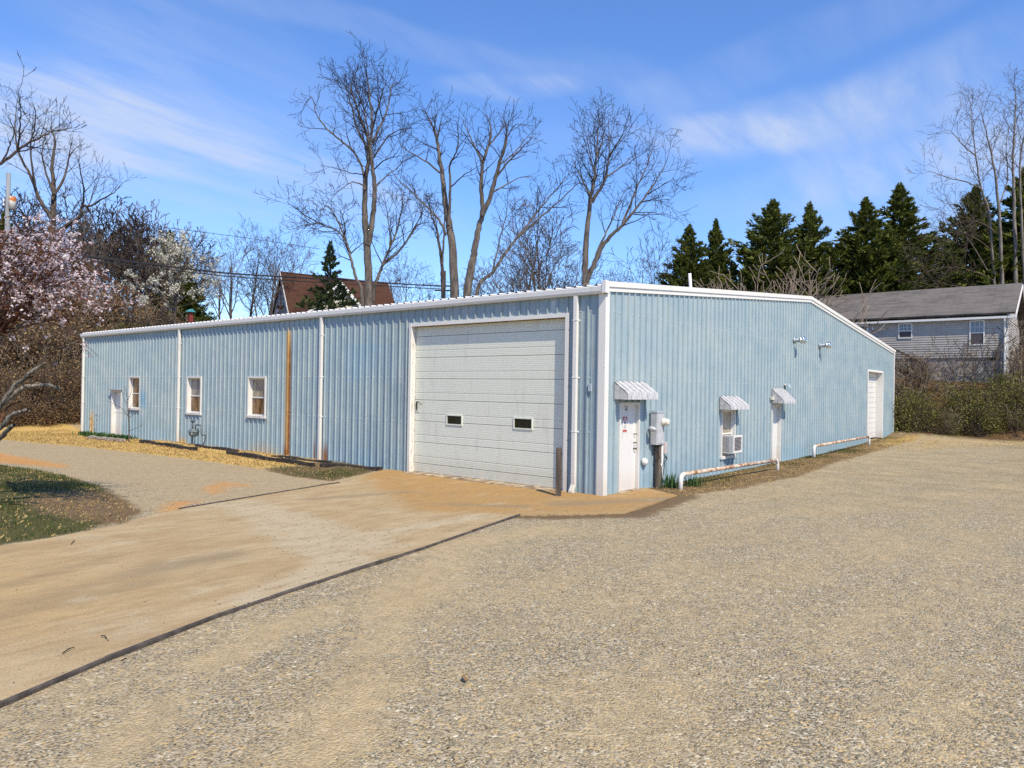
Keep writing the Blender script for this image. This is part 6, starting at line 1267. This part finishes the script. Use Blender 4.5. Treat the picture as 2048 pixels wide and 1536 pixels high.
blades(14000, samp(LOTFAR, (20, 36, -13, 0), lambda X, Y: .6*np.ones(len(X))), .05, .03, M_STRAW, 'dry_grass', 'dead grass and leaves at the far edge of the lot', 97, 1.8)

def gravel(slab=False):
    xs = np.arange(-15.5, 26, .3); ys = np.arange(-15, 14, .3); X, Y = np.meshgrid(xs, ys, indexing='ij'); Z = gz(X, Y)-.002; n, m = X.shape
    dist = np.hypot(X-CAM.x, Y-CAM.y); z_ = zones(X, Y); stony = np.clip(.35+.9*vnoise(X, Y, .55, 12.)+.5*vnoise(X, Y, 1.7, 15.), .06, 1)*(1-.7*z_[5])
    dens = stony*np.clip(420*(7.5/np.maximum(dist, 5))**1.55, 0, 420)*(1-np.clip(z_[0]+z_[1]+z_[4]*.8+z_[3], 0, 1))*(sdist(DRIVE, X, Y) > .12)*(dist < 34)*((X < -.4) | (Y < -.3)); dens = np.where((Y > 3) & (X > -7.5), dens*1.3, dens)
    if slab:
        ds = -sdist(DRIVE, X, Y); edge = np.minimum(sdist([(-24, -5.4), (-12.7, -2.5), (-8.3, -1.2), (-3.3, -.1), (-3.3, -.05)], X, Y), 9); Z = np.full(X.shape, .0215); edge2 = ds+9*(X < -3.6); dens = (ds > .04)*(dist < 28)*(2.0+26*ss(.9, 0, edge)+55*ss(.7, .05, edge2)*(Y < 0)+14*np.clip(vnoise(X, Y, .5, 21.)-.1, 0, 1)*ss(-8, -5, X))*((X < -.3) | (Y < -.2))
    fw = np.array([CF.x, CF.y]); ang = ((X-CAM.x)*fw[0]+(Y-CAM.y)*fw[1])/np.maximum(dist, .1); dens = dens*(ang > .72)
    me = bpy.data.meshes.new('gravel_stones'); V = np.stack([X, Y, Z], -1).reshape(-1, 3); idx = np.arange(n*m).reshape(n, m); F = np.stack([idx[:-1, :-1], idx[1:, :-1], idx[1:, 1:], idx[:-1, 1:]], -1).reshape(-1, 4)
    keep = (dens.ravel()[F].max(1) > 0); me.from_pydata(V.tolist(), [], F[keep].tolist()); a = me.attributes.new('density', 'FLOAT', 'POINT'); a.data.foreach_set('value', dens.astype(np.float32).ravel())
    k = NT('loose_stone'); r = k.oran(); c = k.mix(k.ramp(r, 0, 1, 0, 1, False), (.05, .044, .036), (.33, .29, .235)); c = k.mix(k.ramp(k.math('FRACT', k.math('MULTIPLY', r, 7.13)), .7, .74), c, (.36, .26, .135)); c = k.mix(k.ramp(k.math('FRACT', k.math('MULTIPLY', r, 13.7)), .97, .98), c, (.5, .46, .40)); mat = k.done(c, .9, None, 0, .2)
    o = O('gravel_stones', me); prop(o, 'loose stones tracked onto the concrete drive' if slab else 'loose grey and tan stones scattered over the gravel lot', 'gravel', None, 'stuff')
    ng = bpy.data.node_groups.new('scatter_stones', 'GeometryNodeTree'); ng.interface.new_socket('Geometry', in_out='INPUT', socket_type='NodeSocketGeometry'); ng.interface.new_socket('Geometry', in_out='OUTPUT', socket_type='NodeSocketGeometry')
    N = ng.nodes.new; L = ng.links.new; gi = N('NodeGroupInput'); go = N('NodeGroupOutput'); dp = N('GeometryNodeDistributePointsOnFaces'); at = N('GeometryNodeInputNamedAttribute'); at.data_type = 'FLOAT'; at.inputs[0].default_value = 'density'
    L(gi.outputs[0], dp.inputs['Mesh']); L(at.outputs[0], dp.inputs['Density']); ic = N('GeometryNodeMeshIcoSphere'); ic.inputs['Radius'].default_value = 1.0; ic.inputs['Subdivisions'].default_value = 1
    ip = N('GeometryNodeInstanceOnPoints'); L(dp.outputs['Points'], ip.inputs['Points']); sm = N('GeometryNodeSetMaterial'); sm.inputs['Material'].default_value = mat; L(ic.outputs[0], sm.inputs['Geometry']); L(sm.outputs[0], ip.inputs['Instance'])
    rv = N('FunctionNodeRandomValue'); rv.data_type = 'FLOAT_VECTOR'; rv.inputs[0].default_value = (-.5, -.5, 0); rv.inputs[1].default_value = (.5, .5, 6.283); L(rv.outputs[0], ip.inputs['Rotation'])
    rs_ = N('FunctionNodeRandomValue'); rs_.data_type = 'FLOAT_VECTOR'; rs_.inputs[0].default_value = (.005, .004, .003); rs_.inputs[1].default_value = (.016, .012, .009); rs_.inputs['Seed'].default_value = 4; L(rs_.outputs[0], ip.inputs['Scale']); L(ip.outputs[0], go.inputs[0])
    md = o.modifiers.new('scatter', 'NODES'); md.node_group = ng
gravel(); gravel(True)
def litter():
    rg = np.random.default_rng(9); X = []; Y = []
    for n, (a, b, c, d) in ((90, (-14, -7.4, 3.9, 12)), (130, (1.5, 32, -2.0, -.2)), (14, (-12, 6, -8, 3)), (120, (26, 34, -9, 0)), (50, (-4, -.3, 7, 30))): X.append(rg.uniform(a, b, n)); Y.append(rg.uniform(c, d, n))
    X = np.concatenate(X); Y = np.concatenate(Y); Z = np.maximum(gz(X, Y), np.where(inpoly(DRIVE, X, Y), .02, -1))+.012; P = np.stack([X, Y, Z], -1); n = len(X); d = rg.normal(size=(n, 3)); d[:, 2] *= .12
    V = leaf_quads(P, rg.uniform(.03, .075, n), rg.uniform(.02, .04, n), rg, d, .1, .1); prop(O('leaf_litter', quads_mesh('leaf_litter', V, M_BROWNLEAF)), 'scattered dead leaves on the ground', 'leaves', None, 'stuff')
litter()
# twigs and a dead leaf on the ground
for i, (x0, y0, x1, y1) in enumerate([(125, 1306, 150, 1294), (202, 1272, 214, 1277), (142, 1088, 150, 1080), (243, 1322, 254, 1318)]):
    a, b = GX(x0, y0, .035), GX(x1, y1, .035); mb = MB(); d = b-a; mb.tube([(0, 0, 0), tuple(d*.5+Vector((.01, .01, .01))), tuple(d)], [.005, .006, .003], 5); prop(mb.build('twig', M_TWIG, None, loc=tuple(a)), 'dry dark twig lying on the tan concrete drive', 'twig', 'twigs on the drive')
q = GX(930, 1368); mb = MB(); mb.poly([(-.06, 0, .03), (0, .03, .045), (.08, .01, .03), (0, -.03, .02)]); prop(mb.build('dead_leaf', M_BROWNLEAF, None, loc=(q.x, q.y, .02), rot=(0, 0, .8)), 'curled red brown dead leaf on the gravel in the foreground', 'leaf')

for gname_ in ('brown brush on the left hand bank, foot', 'brown brush on the left hand bank, lower slope', 'brown brush on the left hand bank, middle', 'brown brush on the left hand bank, top', 'olive bushes on the right hand bank', 'leggy bare shrubs on the right hand bank', 'bare trees left of the cottage', 'brown brush on the right hand bank', 'olive bushes on the left hand bank', 'bare shrubs on the left hand bank', 'pines among the hillside trees', 'small bare trees above the roof', 'bare trees of the left hillside wood', 'stones edging the leaf bed', 'bulb leaves in the bed by the small door', 'twigs on the drive'): ordinal(gname_)
